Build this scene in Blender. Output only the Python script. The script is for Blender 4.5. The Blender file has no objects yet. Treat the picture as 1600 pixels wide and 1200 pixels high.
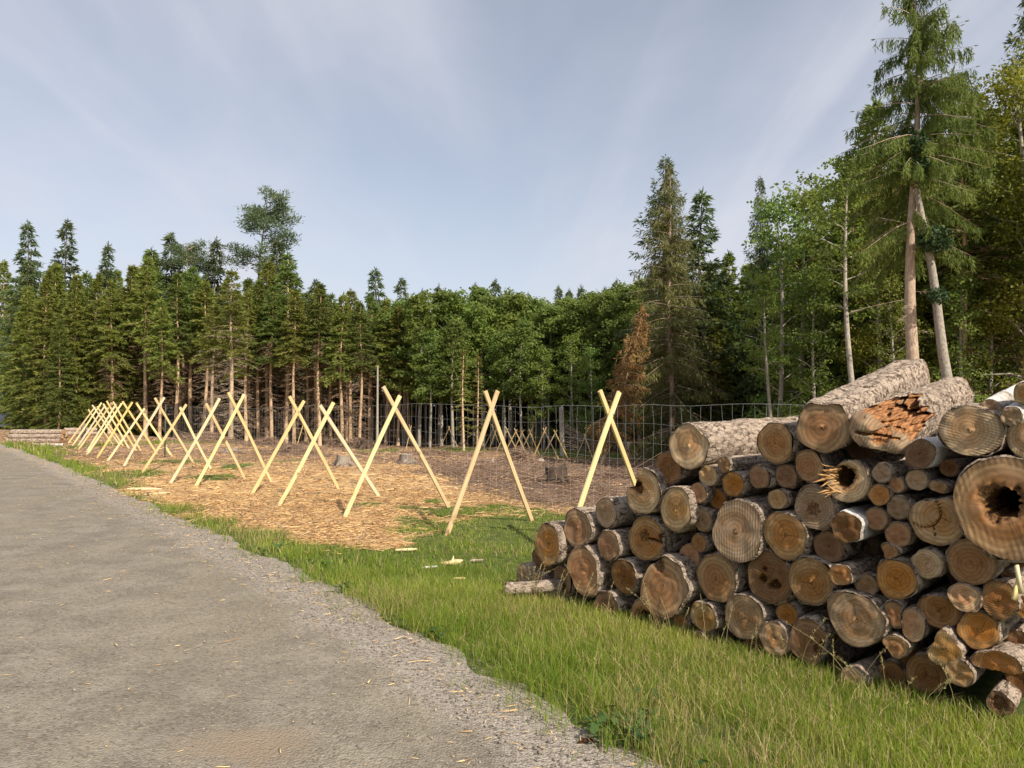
import bpy, math, random
import numpy as np
from mathutils import Vector, Matrix
R = math.radians
SC = bpy.context.scene
COL = SC.collection
RNG = np.random.default_rng(7)
random.seed(7)

# ------------------------------------------------------------------ camera, sky, sun, exposure
FPX, CAMH, PITCH = 1240.0, 1.55, math.atan(40 / 1240.0)
cam_d = bpy.data.cameras.new("camera"); cam = bpy.data.objects.new("camera", cam_d); COL.objects.link(cam)
cam_d.sensor_width = 36; cam_d.lens = 36 * FPX / 1600; cam_d.clip_start = 0.05; cam_d.clip_end = 4000
cam.location = (0, 0, CAMH); cam.rotation_euler = (R(90) + PITCH, 0, 0); SC.camera = cam
SUN_EL, SUN_V = R(40), (0.61, -0.792)                   # horizontal direction towards the sun
SUN_AZ = math.atan2(SUN_V[0], SUN_V[1])                 # clockwise from +Y
world = bpy.data.worlds.new("World"); SC.world = world; world.use_nodes = True
sun_d = bpy.data.lights.new("sun", 'SUN'); sun = bpy.data.objects.new("sun", sun_d); COL.objects.link(sun)
sun_d.energy = 5.0; sun_d.angle = R(0.6); sun_d.color = (1.0, 0.90, 0.76)
sv = Vector((SUN_V[0] * math.cos(SUN_EL), SUN_V[1] * math.cos(SUN_EL), math.sin(SUN_EL)))
sun.rotation_euler = sv.to_track_quat('Z', 'Y').to_euler(); sun.location = (20, -30, 40)
SC.view_settings.view_transform = 'Standard'; SC.view_settings.look = 'None'
SC.view_settings.exposure = 0.40; SC.view_settings.gamma = 1.0; SC.view_settings.use_curve_mapping = False
SC.render.engine = 'CYCLES'
SC.cycles.max_bounces = 5; SC.cycles.diffuse_bounces = 3; SC.cycles.transparent_max_bounces = 4


class NT:
    """small node-tree helper"""
    def __init__(s, tree):
        s.t = tree; s.t.nodes.clear()

    def n(s, typ, ins=None, **props):
        nd = s.t.nodes.new(typ)
        for k, v in props.items(): setattr(nd, k, v)
        for k, v in (ins or {}).items():
            sock = nd.inputs[k]
            if isinstance(v, bpy.types.NodeSocket): s.t.links.new(v, sock)
            elif isinstance(v, bpy.types.Node): s.t.links.new(v.outputs[0], sock)
            else: sock.default_value = v
        return nd

    def m(s, op, a, b=0.0, c=0.0, clamp=False):
        return s.n('ShaderNodeMath', {0: a, 1: b, 2: c}, operation=op, use_clamp=clamp).outputs[0]

    def mix(s, f, a, b, blend='MIX'):
        nd = s.n('ShaderNodeMix', None, data_type='RGBA', blend_type=blend)
        for k, v in ((0, f), (6, a), (7, b)):
            if isinstance(v, bpy.types.NodeSocket): s.t.links.new(v, nd.inputs[k])
            else: nd.inputs[k].default_value = v if k == 0 else (tuple(v) + (1,))[:4]
        return nd.outputs[2]

    def rng(s, v, a, b, c=0.0, d=1.0):
        return s.n('ShaderNodeMapRange', {0: v, 1: a, 2: b, 3: c, 4: d}, clamp=True, interpolation_type='SMOOTHSTEP').outputs[0]

    def noise(s, vec, scale, detail=4, rough=0.55, dist=0.0):
        return s.n('ShaderNodeTexNoise', {'Vector': vec, 'Scale': scale, 'Detail': detail, 'Roughness': rough, 'Distortion': dist}).outputs[0]


# sky: Nishita with a thin veil of cirrus
w = NT(world.node_tree)
sky = w.n('ShaderNodeTexSky', sky_type='NISHITA', sun_disc=False, sun_elevation=SUN_EL, sun_rotation=SUN_AZ,
          air_density=1.0, dust_density=2.0, ozone_density=1.0, altitude=400)
tc = w.n('ShaderNodeTexCoord')
sep = w.n('ShaderNodeSeparateXYZ', {0: tc.outputs['Generated']})
zz = w.m('MAXIMUM', sep.outputs[2], 0.06)
px_ = w.m('DIVIDE', sep.outputs[0], w.m('ADD', zz, 0.12)); py_ = w.m('DIVIDE', sep.outputs[1], w.m('ADD', zz, 0.12))
cv = w.n('ShaderNodeCombineXYZ', {0: px_, 1: py_, 2: 0.0})
mp = w.n('ShaderNodeMapping', {'Vector': cv, 'Rotation': (0, 0, R(14)), 'Scale': (1.15, 0.42, 1.0), 'Location': (1.7, 0.35, 0)})
n1 = w.noise(mp.outputs[0], 0.9, 6, 0.52, 0.4)
mp2 = w.n('ShaderNodeMapping', {'Vector': cv, 'Rotation': (0, 0, R(-24)), 'Scale': (3.0, 0.30, 1.0), 'Location': (4.1, 2.2, 0)})
n2 = w.noise(mp2.outputs[0], 0.9, 5, 0.5, 0.9)
veil = w.m('ADD', w.m('MULTIPLY', w.rng(n1, 0.34, 0.70), 0.50), w.m('MULTIPLY', w.rng(n2, 0.44, 0.76), 0.24))
veil = w.m('ADD', veil, w.m('ADD', 0.24, w.m('MULTIPLY', w.rng(sep.outputs[2], 0.0, 0.34, 1.0, 0.0), 0.34)), clamp=True)
skyc = w.mix(0.5, sky.outputs[0], w.n('ShaderNodeHueSaturation', {'Color': sky.outputs[0], 'Saturation': 0.45, 'Value': 1.0}).outputs[0])
cc = w.mix(veil, skyc, (5.0, 5.1, 5.65))
bg = w.n('ShaderNodeBackground', {'Color': cc, 'Strength': 0.11})
w.t.links.new(bg.outputs[0], w.n('ShaderNodeOutputWorld').inputs[0])


# ------------------------------------------------------------------ geometry helpers
def ray(px, py):
    dx, dy = (px - 800) / FPX, (600 - py) / FPX
    cp, sp = math.cos(PITCH), math.sin(PITCH)
    return np.array([dx, cp - dy * sp, sp + dy * cp])


def at_depth(px, py, Y):
    d = ray(px, py); return np.array([0, 0, CAMH]) + d * (Y / d[1])


def sstep(a, b, v):
    t = np.clip((np.asarray(v, float) - a) / (b - a), 0, 1); return t * t * (3 - 2 * t)


def vnoise(x, y, f, seed=0):
    """cheap smooth value noise in [-1,1]"""
    x = np.asarray(x, float) * f + seed * 17.3; y = np.asarray(y, float) * f + seed * 9.1
    xi, yi = np.floor(x), np.floor(y); u, v = x - xi, y - yi
    u = u * u * (3 - 2 * u); v = v * v * (3 - 2 * v)
    h = lambda a, b: np.modf(np.abs(np.sin(a * 127.1 + b * 311.7 + seed * 3.3) * 43758.5453))[0] * 2 - 1
    return (h(xi, yi) * (1 - u) + h(xi + 1, yi) * u) * (1 - v) + (h(xi, yi + 1) * (1 - u) + h(xi + 1, yi + 1) * u) * v


ROAD = np.array([(4.4, -6), (3.0, -2), (2.3, 0), (1.45, 1.9), (.56, 3.45), (-.7, 5.5), (-2.28, 7.85), (-5.3, 12), (-12.1, 21.4),
                 (-21.4, 33.7), (-25.2, 38.4), (-38, 53), (-62, 78)], float)


def poly_dist(P, x, y):
    """signed distance to a polyline (positive on the right-hand side when walking along it)"""
    x = np.asarray(x, float); y = np.asarray(y, float)
    best = np.full(x.shape, 1e9); sg = np.ones(x.shape)
    for (ax, ay), (bx, by) in zip(P[:-1], P[1:]):
        ex, ey = bx - ax, by - ay; L2 = ex * ex + ey * ey
        t = np.clip(((x - ax) * ex + (y - ay) * ey) / L2, 0, 1)
        dx, dy = x - (ax + t * ex), y - (ay + t * ey)
        d = np.hypot(dx, dy); s = np.sign(ey * (x - ax) - ex * (y - ay)); s = np.where(s == 0, 1, s)
        m = d < best; best = np.where(m, d, best); sg = np.where(m, s, sg)
    return best * sg


def terrain(x, y):
    x = np.asarray(x, float); y = np.asarray(y, float)
    d = (x + .92) * .74 + (y - 9.7) * .67
    z = -1.45 * sstep(3, 28, d)
    rd = poly_dist(ROAD, x, y)
    wgt = sstep(0.2, 2.5, rd)
    z = z + wgt * (0.03 * vnoise(x, y, 1.3, 1) + 0.05 * vnoise(x, y, .45, 2)) + sstep(8, 14, d) * 0.12 * vnoise(x, y, .55, 3)
    z = z + 0.02 * sstep(0.0, 1.0, rd) - 0.04 * sstep(0.05, -0.15, rd)
    z = z + sstep(74, 114, y) * sstep(-42, -48, x) * 2.5
    return z


def tz(x, y): return float(terrain(np.array([x]), np.array([y]))[0])


def ground_hit(px, py):
    d = ray(px, py); z = 0.0
    for _ in range(40):
        t = (z - CAMH) / d[2] if d[2] < -1e-4 else 60
        t = min(t, 140); p = d * t; z = .5 * z + .5 * tz(p[0], p[1])
    return np.array([p[0], p[1], tz(p[0], p[1])])


def np_mesh(name, V, F, attrs=None, smooth=False):
    """mesh from arrays; F is (m,k) or a list of such arrays"""
    me = bpy.data.meshes.new(name)
    Fs = F if isinstance(F, list) and isinstance(F[0], np.ndarray) else [F]
    Fs = [np.asarray(f, np.int32) for f in Fs if len(f)]
    V = np.asarray(V, np.float32)
    me.vertices.add(len(V)); me.vertices.foreach_set('co', V.ravel())
    loops = np.concatenate([f.ravel() for f in Fs]); tot = np.concatenate([np.full(len(f), f.shape[1], np.int32) for f in Fs])
    me.loops.add(len(loops)); me.loops.foreach_set('vertex_index', loops)
    st = np.zeros(len(tot), np.int32); st[1:] = np.cumsum(tot)[:-1]
    me.polygons.add(len(tot)); me.polygons.foreach_set('loop_start', st)
    if smooth: me.polygons.foreach_set('use_smooth', np.ones(len(tot), bool))
    for k, a in (attrs or {}).items():
        at = me.attributes.new(k, 'FLOAT', 'POINT'); at.data.foreach_set('value', np.asarray(a, np.float32))
    me.update(calc_edges=True); me.validate()
    return me


class MB:
    """collects pieces of geometry into one mesh"""
    def __init__(s): s.V = []; s.F3 = []; s.F4 = []; s.A = []; s.n = 0

    def add(s, V, F, a=0.0):
        V = np.asarray(V, float); F = np.asarray(F, int)
        (s.F3 if F.shape[1] == 3 else s.F4).append(F + s.n)
        s.V.append(V); s.A.append(np.broadcast_to(np.asarray(a, float), (len(V),))); s.n += len(V)

    def tube(s, P, rad, sides=6, a=0.0, cap=False):
        P = np.asarray(P, float); n = len(P); rad = np.broadcast_to(np.asarray(rad, float), (n,))
        T = np.gradient(P, axis=0); T /= np.linalg.norm(T, axis=1)[:, None] + 1e-9
        ref = np.array([0, 0, 1.]) if abs(T[0, 2]) < .9 else np.array([1., 0, 0])
        U = np.cross(T, ref); U /= np.linalg.norm(U, axis=1)[:, None] + 1e-9; W = np.cross(T, U)
        an = np.arange(sides) * 2 * math.pi / sides
        V = P[:, None, :] + rad[:, None, None] * (np.cos(an)[None, :, None] * U[:, None, :] + np.sin(an)[None, :, None] * W[:, None, :])
        V = V.reshape(-1, 3)
        i, j = np.meshgrid(np.arange(n - 1), np.arange(sides), indexing='ij'); i = i.ravel(); j = j.ravel(); k = (j + 1) % sides
        F = np.stack([i * sides + j, i * sides + k, (i + 1) * sides + k, (i + 1) * sides + j], 1)
        if cap:
            c0, c1 = len(V), len(V) + 1; V = np.vstack([V, P[0], P[-1]]); q = np.arange(sides); q2 = (q + 1) % sides; o = (n - 1) * sides
            base = s.n
            s.add(V, F, a)
            s.F3.append(np.stack([np.full(sides, c0), q2, q], 1) + base); s.F3.append(np.stack([np.full(sides, c1), o + q, o + q2], 1) + base)
        else: s.add(V, F, a)

    def box(s, c, size, M=None, a=0.0):
        hx, hy, hz = [v / 2 for v in size]
        V = np.array([(x, y, z) for x in (-hx, hx) for y in (-hy, hy) for z in (-hz, hz)], float)
        if M is not None: V = V @ np.asarray(M).T
        s.add(V + np.asarray(c), [(0, 1, 3, 2), (4, 6, 7, 5), (0, 4, 5, 1), (2, 3, 7, 6), (0, 2, 6, 4), (1, 5, 7, 3)], a)

    def mesh(s, name, smooth=False, attr='tint'):
        F = []
        if s.F3: F.append(np.vstack(s.F3))
        if s.F4: F.append(np.vstack(s.F4))
        return np_mesh(name, np.vstack(s.V), F, {attr: np.concatenate(s.A)}, smooth)


def unit(v): return v / (np.linalg.norm(v, axis=-1, keepdims=True) + 1e-9)


def tri_sprays(p, d, l, wd, tint, rng):
    """one slim triangle pair (kite) per spray: N kites"""
    n = len(p); d = unit(d); sd = unit(np.cross(d, rng.normal(size=(n, 3)))) * (wd[:, None] / 2)
    m = p + d * (l[:, None] * .38); t = p + d * l[:, None]
    V = np.stack([p, m + sd, t, m - sd], 1).reshape(-1, 3)
    F = np.arange(4 * n).reshape(n, 4)
    return V, F, np.repeat(tint, 4)


def link(name, me, mat=None, parent=None, loc=None, rot=None, scale=None):
    o = bpy.data.objects.new(name, me); COL.objects.link(o)
    if mat is not None and me is not None and not me.materials: me.materials.append(mat)
    if parent is not None: o.parent = parent
    if loc is not None: o.location = loc
    if rot is not None: o.rotation_euler = rot
    if scale is not None: o.scale = scale
    return o


def tag(o, label=None, cat=None, group=None, kind=None):
    if label: o['label'] = label
    if cat: o['category'] = cat
    if group: o['group'] = group
    if kind: o['kind'] = kind
    return o


def thing(name, label, cat, loc=(0, 0, 0), rot=(0, 0, 0), group=None, scale=None):
    o = bpy.data.objects.new(name, None); COL.objects.link(o); o.empty_display_size = .2
    o.location = loc; o.rotation_euler = rot
    if scale is not None: o.scale = scale
    return tag(o, label, cat, group)


# ------------------------------------------------------------------ materials
def new_mat(name):
    m = bpy.data.materials.new(name); m.use_nodes = True; return m, NT(m.node_tree)


def out(t, sh): t.t.links.new(sh, t.n('ShaderNodeOutputMaterial').inputs[0])


def foliage(name, dark, light, trans=0.3, objvar=0.25):
    m, t = new_mat(name)
    a = t.n('ShaderNodeAttribute', attribute_name='tint').outputs[2]
    r = t.n('ShaderNodeObjectInfo').outputs['Random']
    c = t.mix(a, dark, light)
    hs = t.n('ShaderNodeHueSaturation', {'Color': c, 'Hue': t.m('ADD', t.m('MULTIPLY', r, 0.035), 0.4825), 'Saturation': 1.0,
                                         'Value': t.m('ADD', t.m('MULTIPLY', r, 2 * objvar), 1 - objvar)})
    df = t.n('ShaderNodeBsdfPrincipled', {'Base Color': hs.outputs[0], 'Roughness': 0.6, 'Specular IOR Level': 0.25})
    tr = t.n('ShaderNodeBsdfTranslucent', {'Color': t.mix(0.35, hs.outputs[0], (light[0] * 1.6, light[1] * 1.5, light[2] * .8))})
    out(t, t.n('ShaderNodeMixShader', {0: trans, 1: df.outputs[0], 2: tr.outputs[0]}).outputs[0]); return m


def simple(name, c1, c2, scale, rough=.85, bump=0.0, bscale=None, stretch=(1, 1, 1), tint=None, spec=.2):
    m, t = new_mat(name)
    v = t.n('ShaderNodeMapping', {'Vector': t.n('ShaderNodeTexCoord').outputs['Object'], 'Scale': stretch}).outputs[0]
    r = t.n('ShaderNodeObjectInfo').outputs['Random']
    n = t.noise(v, scale, 6, .6)
    c = t.mix(t.rng(n, .3, .7), c1, c2)
    if tint:
        c = t.mix(t.n('ShaderNodeAttribute', attribute_name='tint').outputs[2], c, tint)
    c = t.n('ShaderNodeHueSaturation', {'Color': c, 'Value': t.m('ADD', t.m('MULTIPLY', r, .3), .85)}).outputs[0]
    p = {'Base Color': c, 'Roughness': rough, 'Specular IOR Level': spec}
    if bump: p['Normal'] = t.n('ShaderNodeBump', {'Height': t.noise(v, bscale or scale * 2, 5, .65), 'Strength': bump, 'Distance': .02}).outputs[0]
    out(t, t.n('ShaderNodeBsdfPrincipled', p).outputs[0]); return m


def bark_mat(name, plate, furrow, sx, sl, dist=.02, white=None):
    """flaky bark along local Y with rotted wood where attribute rot is set"""
    m, t = new_mat(name)
    tc = t.n('ShaderNodeTexCoord').outputs['Object']; r = t.n('ShaderNodeObjectInfo').outputs['Random']
    v = t.n('ShaderNodeMapping', {'Vector': tc, 'Scale': (1, sl, 1), 'Location': (0, 0, 0)}).outputs[0]
    v = t.n('ShaderNodeVectorMath', {0: v, 1: t.n('ShaderNodeCombineXYZ', {0: t.m('MULTIPLY', r, 31.), 1: t.m('MULTIPLY', r, 17.), 2: 0.0}).outputs[0]}, operation='ADD').outputs[0]
    wv = t.n('ShaderNodeVectorMath', {0: v, 1: t.n('ShaderNodeTexNoise', {'Vector': v, 'Scale': 14., 'Detail': 3.}).outputs[1]}, operation='MULTIPLY_ADD')
    dv = t.n('ShaderNodeVectorMath', {0: t.n('ShaderNodeTexNoise', {'Vector': v, 'Scale': 12., 'Detail': 3.}).outputs[1], 1: (.05, .05, .05), 2: v}, operation='MULTIPLY_ADD').outputs[0]
    vo = t.n('ShaderNodeTexVoronoi', {'Vector': dv, 'Scale': sx * 1.5}, feature='DISTANCE_TO_EDGE').outputs[0]
    vc = t.n('ShaderNodeTexVoronoi', {'Vector': dv, 'Scale': sx * 1.5}, feature='F1').outputs[1]
    n = t.noise(dv, 48, 6, .72); nb = t.noise(v, 5, 4, .6); nm = t.noise(dv, 17, 5, .7)
    h = t.m('ADD', t.m('MULTIPLY', n, .9), t.m('MULTIPLY', nm, .8))
    h = t.m('ADD', h, t.m('MULTIPLY', t.n('ShaderNodeSeparateColor', {0: vc}).outputs[0], .28))
    h = t.m('ADD', h, t.m('MULTIPLY', t.rng(vo, .0, .10), .12))
    c = t.mix(t.rng(h, .86, 1.22), furrow, plate)
    c = t.mix(t.m('MULTIPLY', t.rng(nb, .45, .7), .40), c, tuple(.62 * q for q in plate))
    if white: c = t.mix(t.rng(nb, .35, .55), c, white)
    rot = t.n('ShaderNodeAttribute', attribute_name='rot').outputs[2]
    rn = t.noise(t.n('ShaderNodeMapping', {'Vector': tc, 'Scale': (1, .35, 1)}).outputs[0], 42, 5, .7)
    rc = t.mix(t.rng(rn, .35, .65), (.10, .035, .012), (.50, .23, .065))
    rc = t.mix(t.rng(rot, .5, .75), (.52, .37, .20), rc)
    c = t.mix(t.rng(rot, .05, .3), c, rc)
    bp = t.n('ShaderNodeBump', {'Height': h, 'Strength': .9, 'Distance': dist})
    out(t, t.n('ShaderNodeBsdfPrincipled', {'Base Color': c, 'Roughness': .9, 'Specular IOR Level': .15, 'Normal': bp.outputs[0]}).outputs[0]); return m


def cut_mat(name, sap, heart, grey, saw=1.0, greyamt=.4, rotc=((.045, .022, .010), (.34, .17, .06))):
    """sawn end grain in unit-radius local coordinates (x,z): rings, heartwood, saw marks, drying cracks"""
    m, t = new_mat(name)
    oc = t.n('ShaderNodeTexCoord').outputs['Object']; r = t.n('ShaderNodeObjectInfo').outputs['Random']
    r2 = t.m('FRACT', t.m('MULTIPLY', r, 17.31)); r3 = t.m('FRACT', t.m('MULTIPLY', r, 57.77)); r4 = t.m('FRACT', t.m('MULTIPLY', r, 131.7))
    off = t.n('ShaderNodeCombineXYZ', {0: t.m('MULTIPLY', r, 40.), 1: t.m('MULTIPLY', r2, 23.), 2: t.m('MULTIPLY', r3, 31.)}).outputs[0]
    sp = t.n('ShaderNodeSeparateXYZ', {0: oc}); X = sp.outputs[0]; Z = sp.outputs[2]
    flat = t.n('ShaderNodeCombineXYZ', {0: X, 1: Z, 2: 0.0}).outputs[0]
    sv_ = t.n('ShaderNodeVectorMath', {0: flat, 1: off}, operation='ADD').outputs[0]
    nlo = t.noise(sv_, 1.3, 3, .5); nmid = t.noise(sv_, 5, 5, .65); nhi = t.noise(sv_, 38, 4, .7)
    xo = t.m('SUBTRACT', X, t.m('MULTIPLY', t.m('SUBTRACT', r2, .5), .3)); zo = t.m('SUBTRACT', Z, t.m('MULTIPLY', t.m('SUBTRACT', r3, .5), .3))
    rad = t.m('SQRT', t.m('ADD', t.m('MULTIPLY', xo, xo), t.m('MULTIPLY', zo, zo)))
    radw = t.m('ADD', rad, t.m('MULTIPLY', t.m('SUBTRACT', nlo, .5), .28))
    rings = t.m('MULTIPLY', t.m('ADD', t.m('SINE', t.m('MULTIPLY', radw, t.m('ADD', t.m('MULTIPLY', r4, 26.), 30.))), 1.), .5)
    hm = t.rng(t.m('ADD', radw, t.m('MULTIPLY', t.m('SUBTRACT', nmid, .5), .22)), .50, .80)
    c = t.mix(hm, heart, sap)
    c = t.mix(t.m('MULTIPLY', rings, .46), c, tuple(.42 * q for q in heart))
    c = t.mix(t.m('MULTIPLY', t.rng(nmid, .45, .72), .65), c, tuple(.5 * q for q in heart))
    c = t.mix(t.m('MULTIPLY', t.rng(t.noise(sv_, 2.6, 5, .7, .6), .52, .66), .45), c, tuple(.38 * q for q in heart))
    c = t.mix(t.m('MULTIPLY', t.rng(t.noise(sv_, 2.1, 4, .6), .45, .65), greyamt), c, grey)
    c = t.mix(t.m('MULTIPLY', t.rng(nhi, .55, .8), .35), c, (.08, .05, .03))
    # saw marks
    an = t.m('MULTIPLY', r, 6.283); sx = t.m('ADD', t.m('MULTIPLY', X, t.m('COSINE', an)), t.m('MULTIPLY', Z, t.m('SINE', an)))
    sx = t.m('ADD', sx, t.m('MULTIPLY', nlo, .07))
    saww = t.m('ADD', t.m('MULTIPLY', t.m('SINE', t.m('MULTIPLY', sx, t.m('ADD', t.m('MULTIPLY', r3, 28.), 46.))), .5), .5)
    sawm = t.m('MULTIPLY', t.rng(t.m('ADD', nlo, t.m('MULTIPLY', t.m('SUBTRACT', rad, .5), .35)), .42, .62), saw)
    sawh = t.m('MULTIPLY', t.m('MULTIPLY', saww, sawm), t.rng(r4, .3, .8, .25, 1.))
    c = t.mix(t.m('MULTIPLY', t.m('SUBTRACT', 1., saww), t.m('MULTIPLY', t.m('MULTIPLY', sawm, t.rng(r4, .3, .8, .2, 1.)), .50)), c, tuple(.35 * q for q in sap))
    # radial drying cracks
    ang = t.m('ADD', t.m('ARCTAN2', zo, xo), t.m('MULTIPLY', nmid, .35))
    cr = t.m('ABSOLUTE', t.m('SINE', t.m('ADD', t.m('MULTIPLY', ang, 1.5), t.m('MULTIPLY', r, 20.))))
    crw = t.m('MULTIPLY', cr, rad)
    crm = t.m('MULTIPLY', t.rng(crw, .006, .022, 1., 0.), t.m('MULTIPLY', t.rng(r2, .3, .5), t.rng(rad, .25, .75, 1., 0.)))
    c = t.mix(t.m('MULTIPLY', crm, .8), c, (.03, .018, .01))
    rim = t.rng(t.m('SQRT', t.m('ADD', t.m('MULTIPLY', X, X), t.m('MULTIPLY', Z, Z))), .80, 1.0)
    c = t.mix(t.m('MULTIPLY', rim, .65), c, (.10, .055, .03))
    rot = t.n('ShaderNodeAttribute', attribute_name='rot').outputs[2]
    rn = t.rng(t.noise(sv_, 14, 5, .7), .35, .7)
    c = t.mix(t.rng(rot, .1, .6), c, t.mix(rn, *rotc))
    hgt = t.m('ADD', t.m('MULTIPLY', sawh, 1.), t.m('ADD', t.m('MULTIPLY', nhi, .5), t.m('MULTIPLY', crm, -1.)))
    bp = t.n('ShaderNodeBump', {'Height': hgt, 'Strength': .6, 'Distance': .003})
    c = t.n('ShaderNodeHueSaturation', {'Color': c, 'Saturation': t.m('ADD', t.m('MULTIPLY', r2, .25), .88), 'Value': t.m('ADD', t.m('MULTIPLY', r3, .5), .70)}).outputs[0]
    out(t, t.n('ShaderNodeBsdfPrincipled', {'Base Color': c, 'Roughness': .8, 'Specular IOR Level': .2, 'Normal': bp.outputs[0]}).outputs[0]); return m


M = {}
M['bark'] = bark_mat('flaky_bark', (.50, .40, .31), (.075, .048, .033), 26, .55, .03)
M['bark_birch'] = bark_mat('white_bark', (.42, .36, .30), (.12, .09, .07), 22, .5, .012, (.62, .59, .55))
M['cut_t'] = cut_mat('cut_tan', (.52, .325, .155), (.43, .20, .070), (.38, .29, .20), .85, .2)
M['cut_o'] = cut_mat('cut_orange', (.46, .26, .115), (.40, .175, .060), (.32, .21, .13), .6, .2)
M['cut_g'] = cut_mat('cut_grey', (.46, .32, .19), (.37, .21, .10), (.38, .305, .225), .8, .32)
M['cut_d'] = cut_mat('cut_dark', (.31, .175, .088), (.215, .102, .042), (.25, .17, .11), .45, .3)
M['cut_r'] = cut_mat('cut_rotten', (.40, .29, .165), (.33, .20, .10), (.32, .26, .19), .6, .3, ((.10, .035, .012), (.56, .25, .075)))
M['cut_p'] = cut_mat('cut_pale', (.56, .40, .22), (.47, .26, .105), (.42, .34, .25), .85, .25)
M['rotwood'] = simple('rotten_wood', (.06, .03, .015), (.36, .18, .06), 14, .95, .8, 30)
M['splinter'] = simple('fresh_splinter', (.58, .37, .16), (.42, .22, .08), 20, .8)
def board_mat(name, c1, c2, knot, knotamt):
    m, t = new_mat(name); oc = t.n('ShaderNodeTexCoord').outputs['Object']; r = t.n('ShaderNodeObjectInfo').outputs['Random']
    v = t.n('ShaderNodeVectorMath', {0: oc, 1: t.n('ShaderNodeCombineXYZ', {0: t.m('MULTIPLY', r, 13.), 1: t.m('MULTIPLY', r, 7.), 2: t.m('MULTIPLY', r, 29.)}).outputs[0]}, operation='ADD').outputs[0]
    gr = t.noise(t.n('ShaderNodeMapping', {'Vector': v, 'Scale': (60, 60, 1.6)}).outputs[0], 1., 4, .6); big = t.noise(v, 2.2, 4, .6)
    c = t.mix(t.rng(gr, .35, .65), c1, c2); c = t.mix(t.m('MULTIPLY', t.rng(big, .5, .68), knotamt), c, knot)
    vo = t.n('ShaderNodeTexVoronoi', {'Vector': t.n('ShaderNodeMapping', {'Vector': v, 'Scale': (5, 5, 3.2)}).outputs[0], 'Scale': 1.}).outputs[0]
    c = t.mix(t.m('MULTIPLY', t.rng(vo, .07, .16, 1., 0.), .75), c, (.20, .10, .04))
    c = t.n('ShaderNodeHueSaturation', {'Color': c, 'Saturation': t.m('ADD', t.m('MULTIPLY', r, .35), .8), 'Value': t.m('ADD', t.m('MULTIPLY', r, .3), .83)}).outputs[0]
    out(t, t.n('ShaderNodeBsdfPrincipled', {'Base Color': c, 'Roughness': .7, 'Specular IOR Level': .2, 'Normal': t.n('ShaderNodeBump', {'Height': gr, 'Strength': .3, 'Distance': .004}).outputs[0]}).outputs[0]); return m


M['board'] = board_mat('sawn_board', (.64, .49, .23), (.55, .39, .16), (.44, .28, .11), .5)
M['board_pale'] = board_mat('pale_sawn_board', (.69, .58, .33), (.62, .49, .25), (.52, .37, .18), .4)
M['board_worn'] = board_mat('worn_board', (.60, .45, .26), (.50, .34, .18), (.27, .14, .06), .85)
M['nail'] = simple('steel_nail', (.3, .3, .3), (.2, .2, .2), 10, .4)
M['wire'] = simple('galvanised_wire', (.55, .58, .58), (.40, .43, .43), 10, .45, spec=.5)
M['post'] = simple('weathered_post', (.40, .33, .25), (.24, .19, .14), 9, .9, .4, 30, (4, 4, .8))
M['trunk'] = simple('spruce_trunk', (.64, .46, .29), (.42, .29, .18), 8, .9, .6, 16, (3, 3, 1))
M['trunk_sun'] = simple('sunlit_trunk', (.62, .47, .32), (.44, .32, .21), 8, .9, .5, 16, (3, 3, 1))  # spruce stem in direct sun, the brightness put into a paler colour
M['trunk_grey'] = simple('grey_trunk', (.30, .25, .20), (.17, .14, .11), 8, .9, .6, 16, (3, 3, 1))
M['trunk_pale'] = simple('pale_trunk', (.40, .36, .30), (.20, .18, .15), 7, .9, .5, 16, (3, 3, 1.4))
M['trunk_big'] = simple('big_spruce_trunk', (.44, .34, .25), (.26, .19, .14), 6, .9, .8, 14, (3, 3, .8))
M['stump_dark'] = simple('dark_stump', (.10, .07, .05), (.055, .038, .028), 9, .95, .6, 25)
M['deadtwig'] = simple('dead_twig', (.30, .205, .135), (.19, .125, .08), 5, .95)
M['deadtwig_pale'] = simple('pale_dead_twig', (.34, .27, .20), (.24, .18, .13), 5, .95)
M['spruce'] = foliage('spruce_needles', (.060, .100, .024), (.205, .260, .062), .46)
M['spruce_olive'] = foliage('olive_spruce_needles', (.088, .122, .026), (.270, .290, .066), .46)
M['spruce_blue'] = foliage('blue_spruce_needles', (.046, .074, .032), (.150, .192, .084), .4)
M['spruce_yellow'] = foliage('yellowing_needles', (.075, .092, .030), (.225, .215, .076), .38)
M['spruce_young'] = foliage('young_needles', (.10, .115, .022), (.23, .22, .045), .3)
M['spruce_dead'] = foliage('dead_needles', (.13, .065, .025), (.30, .165, .062), .15)
M['pine'] = foliage('pine_needles', (.060, .09, .042), (.18, .22, .11), .35)
M['alder'] = foliage('alder_leaves', (.075, .125, .030), (.225, .295, .074), .5)
M['alder_light'] = foliage('light_leaves', (.095, .148, .032), (.270, .325, .076), .5)
M['maple'] = foliage('yellow_green_leaves', (.090, .115, .014), (.260, .250, .034), .38)
M['ivy'] = foliage('ivy_leaves', (.018, .048, .018), (.062, .115, .040), .2)
M['grass'] = foliage('grass_blades', (.140, .225, .024), (.410, .455, .082), .55, 0)
M['drygrass'] = foliage('dry_grass', (.30, .24, .11), (.50, .40, .20), .3, 0)
M['weed'] = foliage('weed_leaves', (.03, .075, .018), (.09, .16, .04), .3, 0)
M['straw'] = simple('wood_chips', (.80, .58, .29), (.66, .44, .20), 3, .85, tint=(.42, .22, .10))
M['twigs'] = simple('brown_twigs', (.20, .13, .09), (.13, .08, .055), 3, .9, tint=(.36, .25, .17))
M['stone'] = simple('pale_stone', (.42, .38, .33), (.28, .25, .22), 9, .9, .4)
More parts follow.
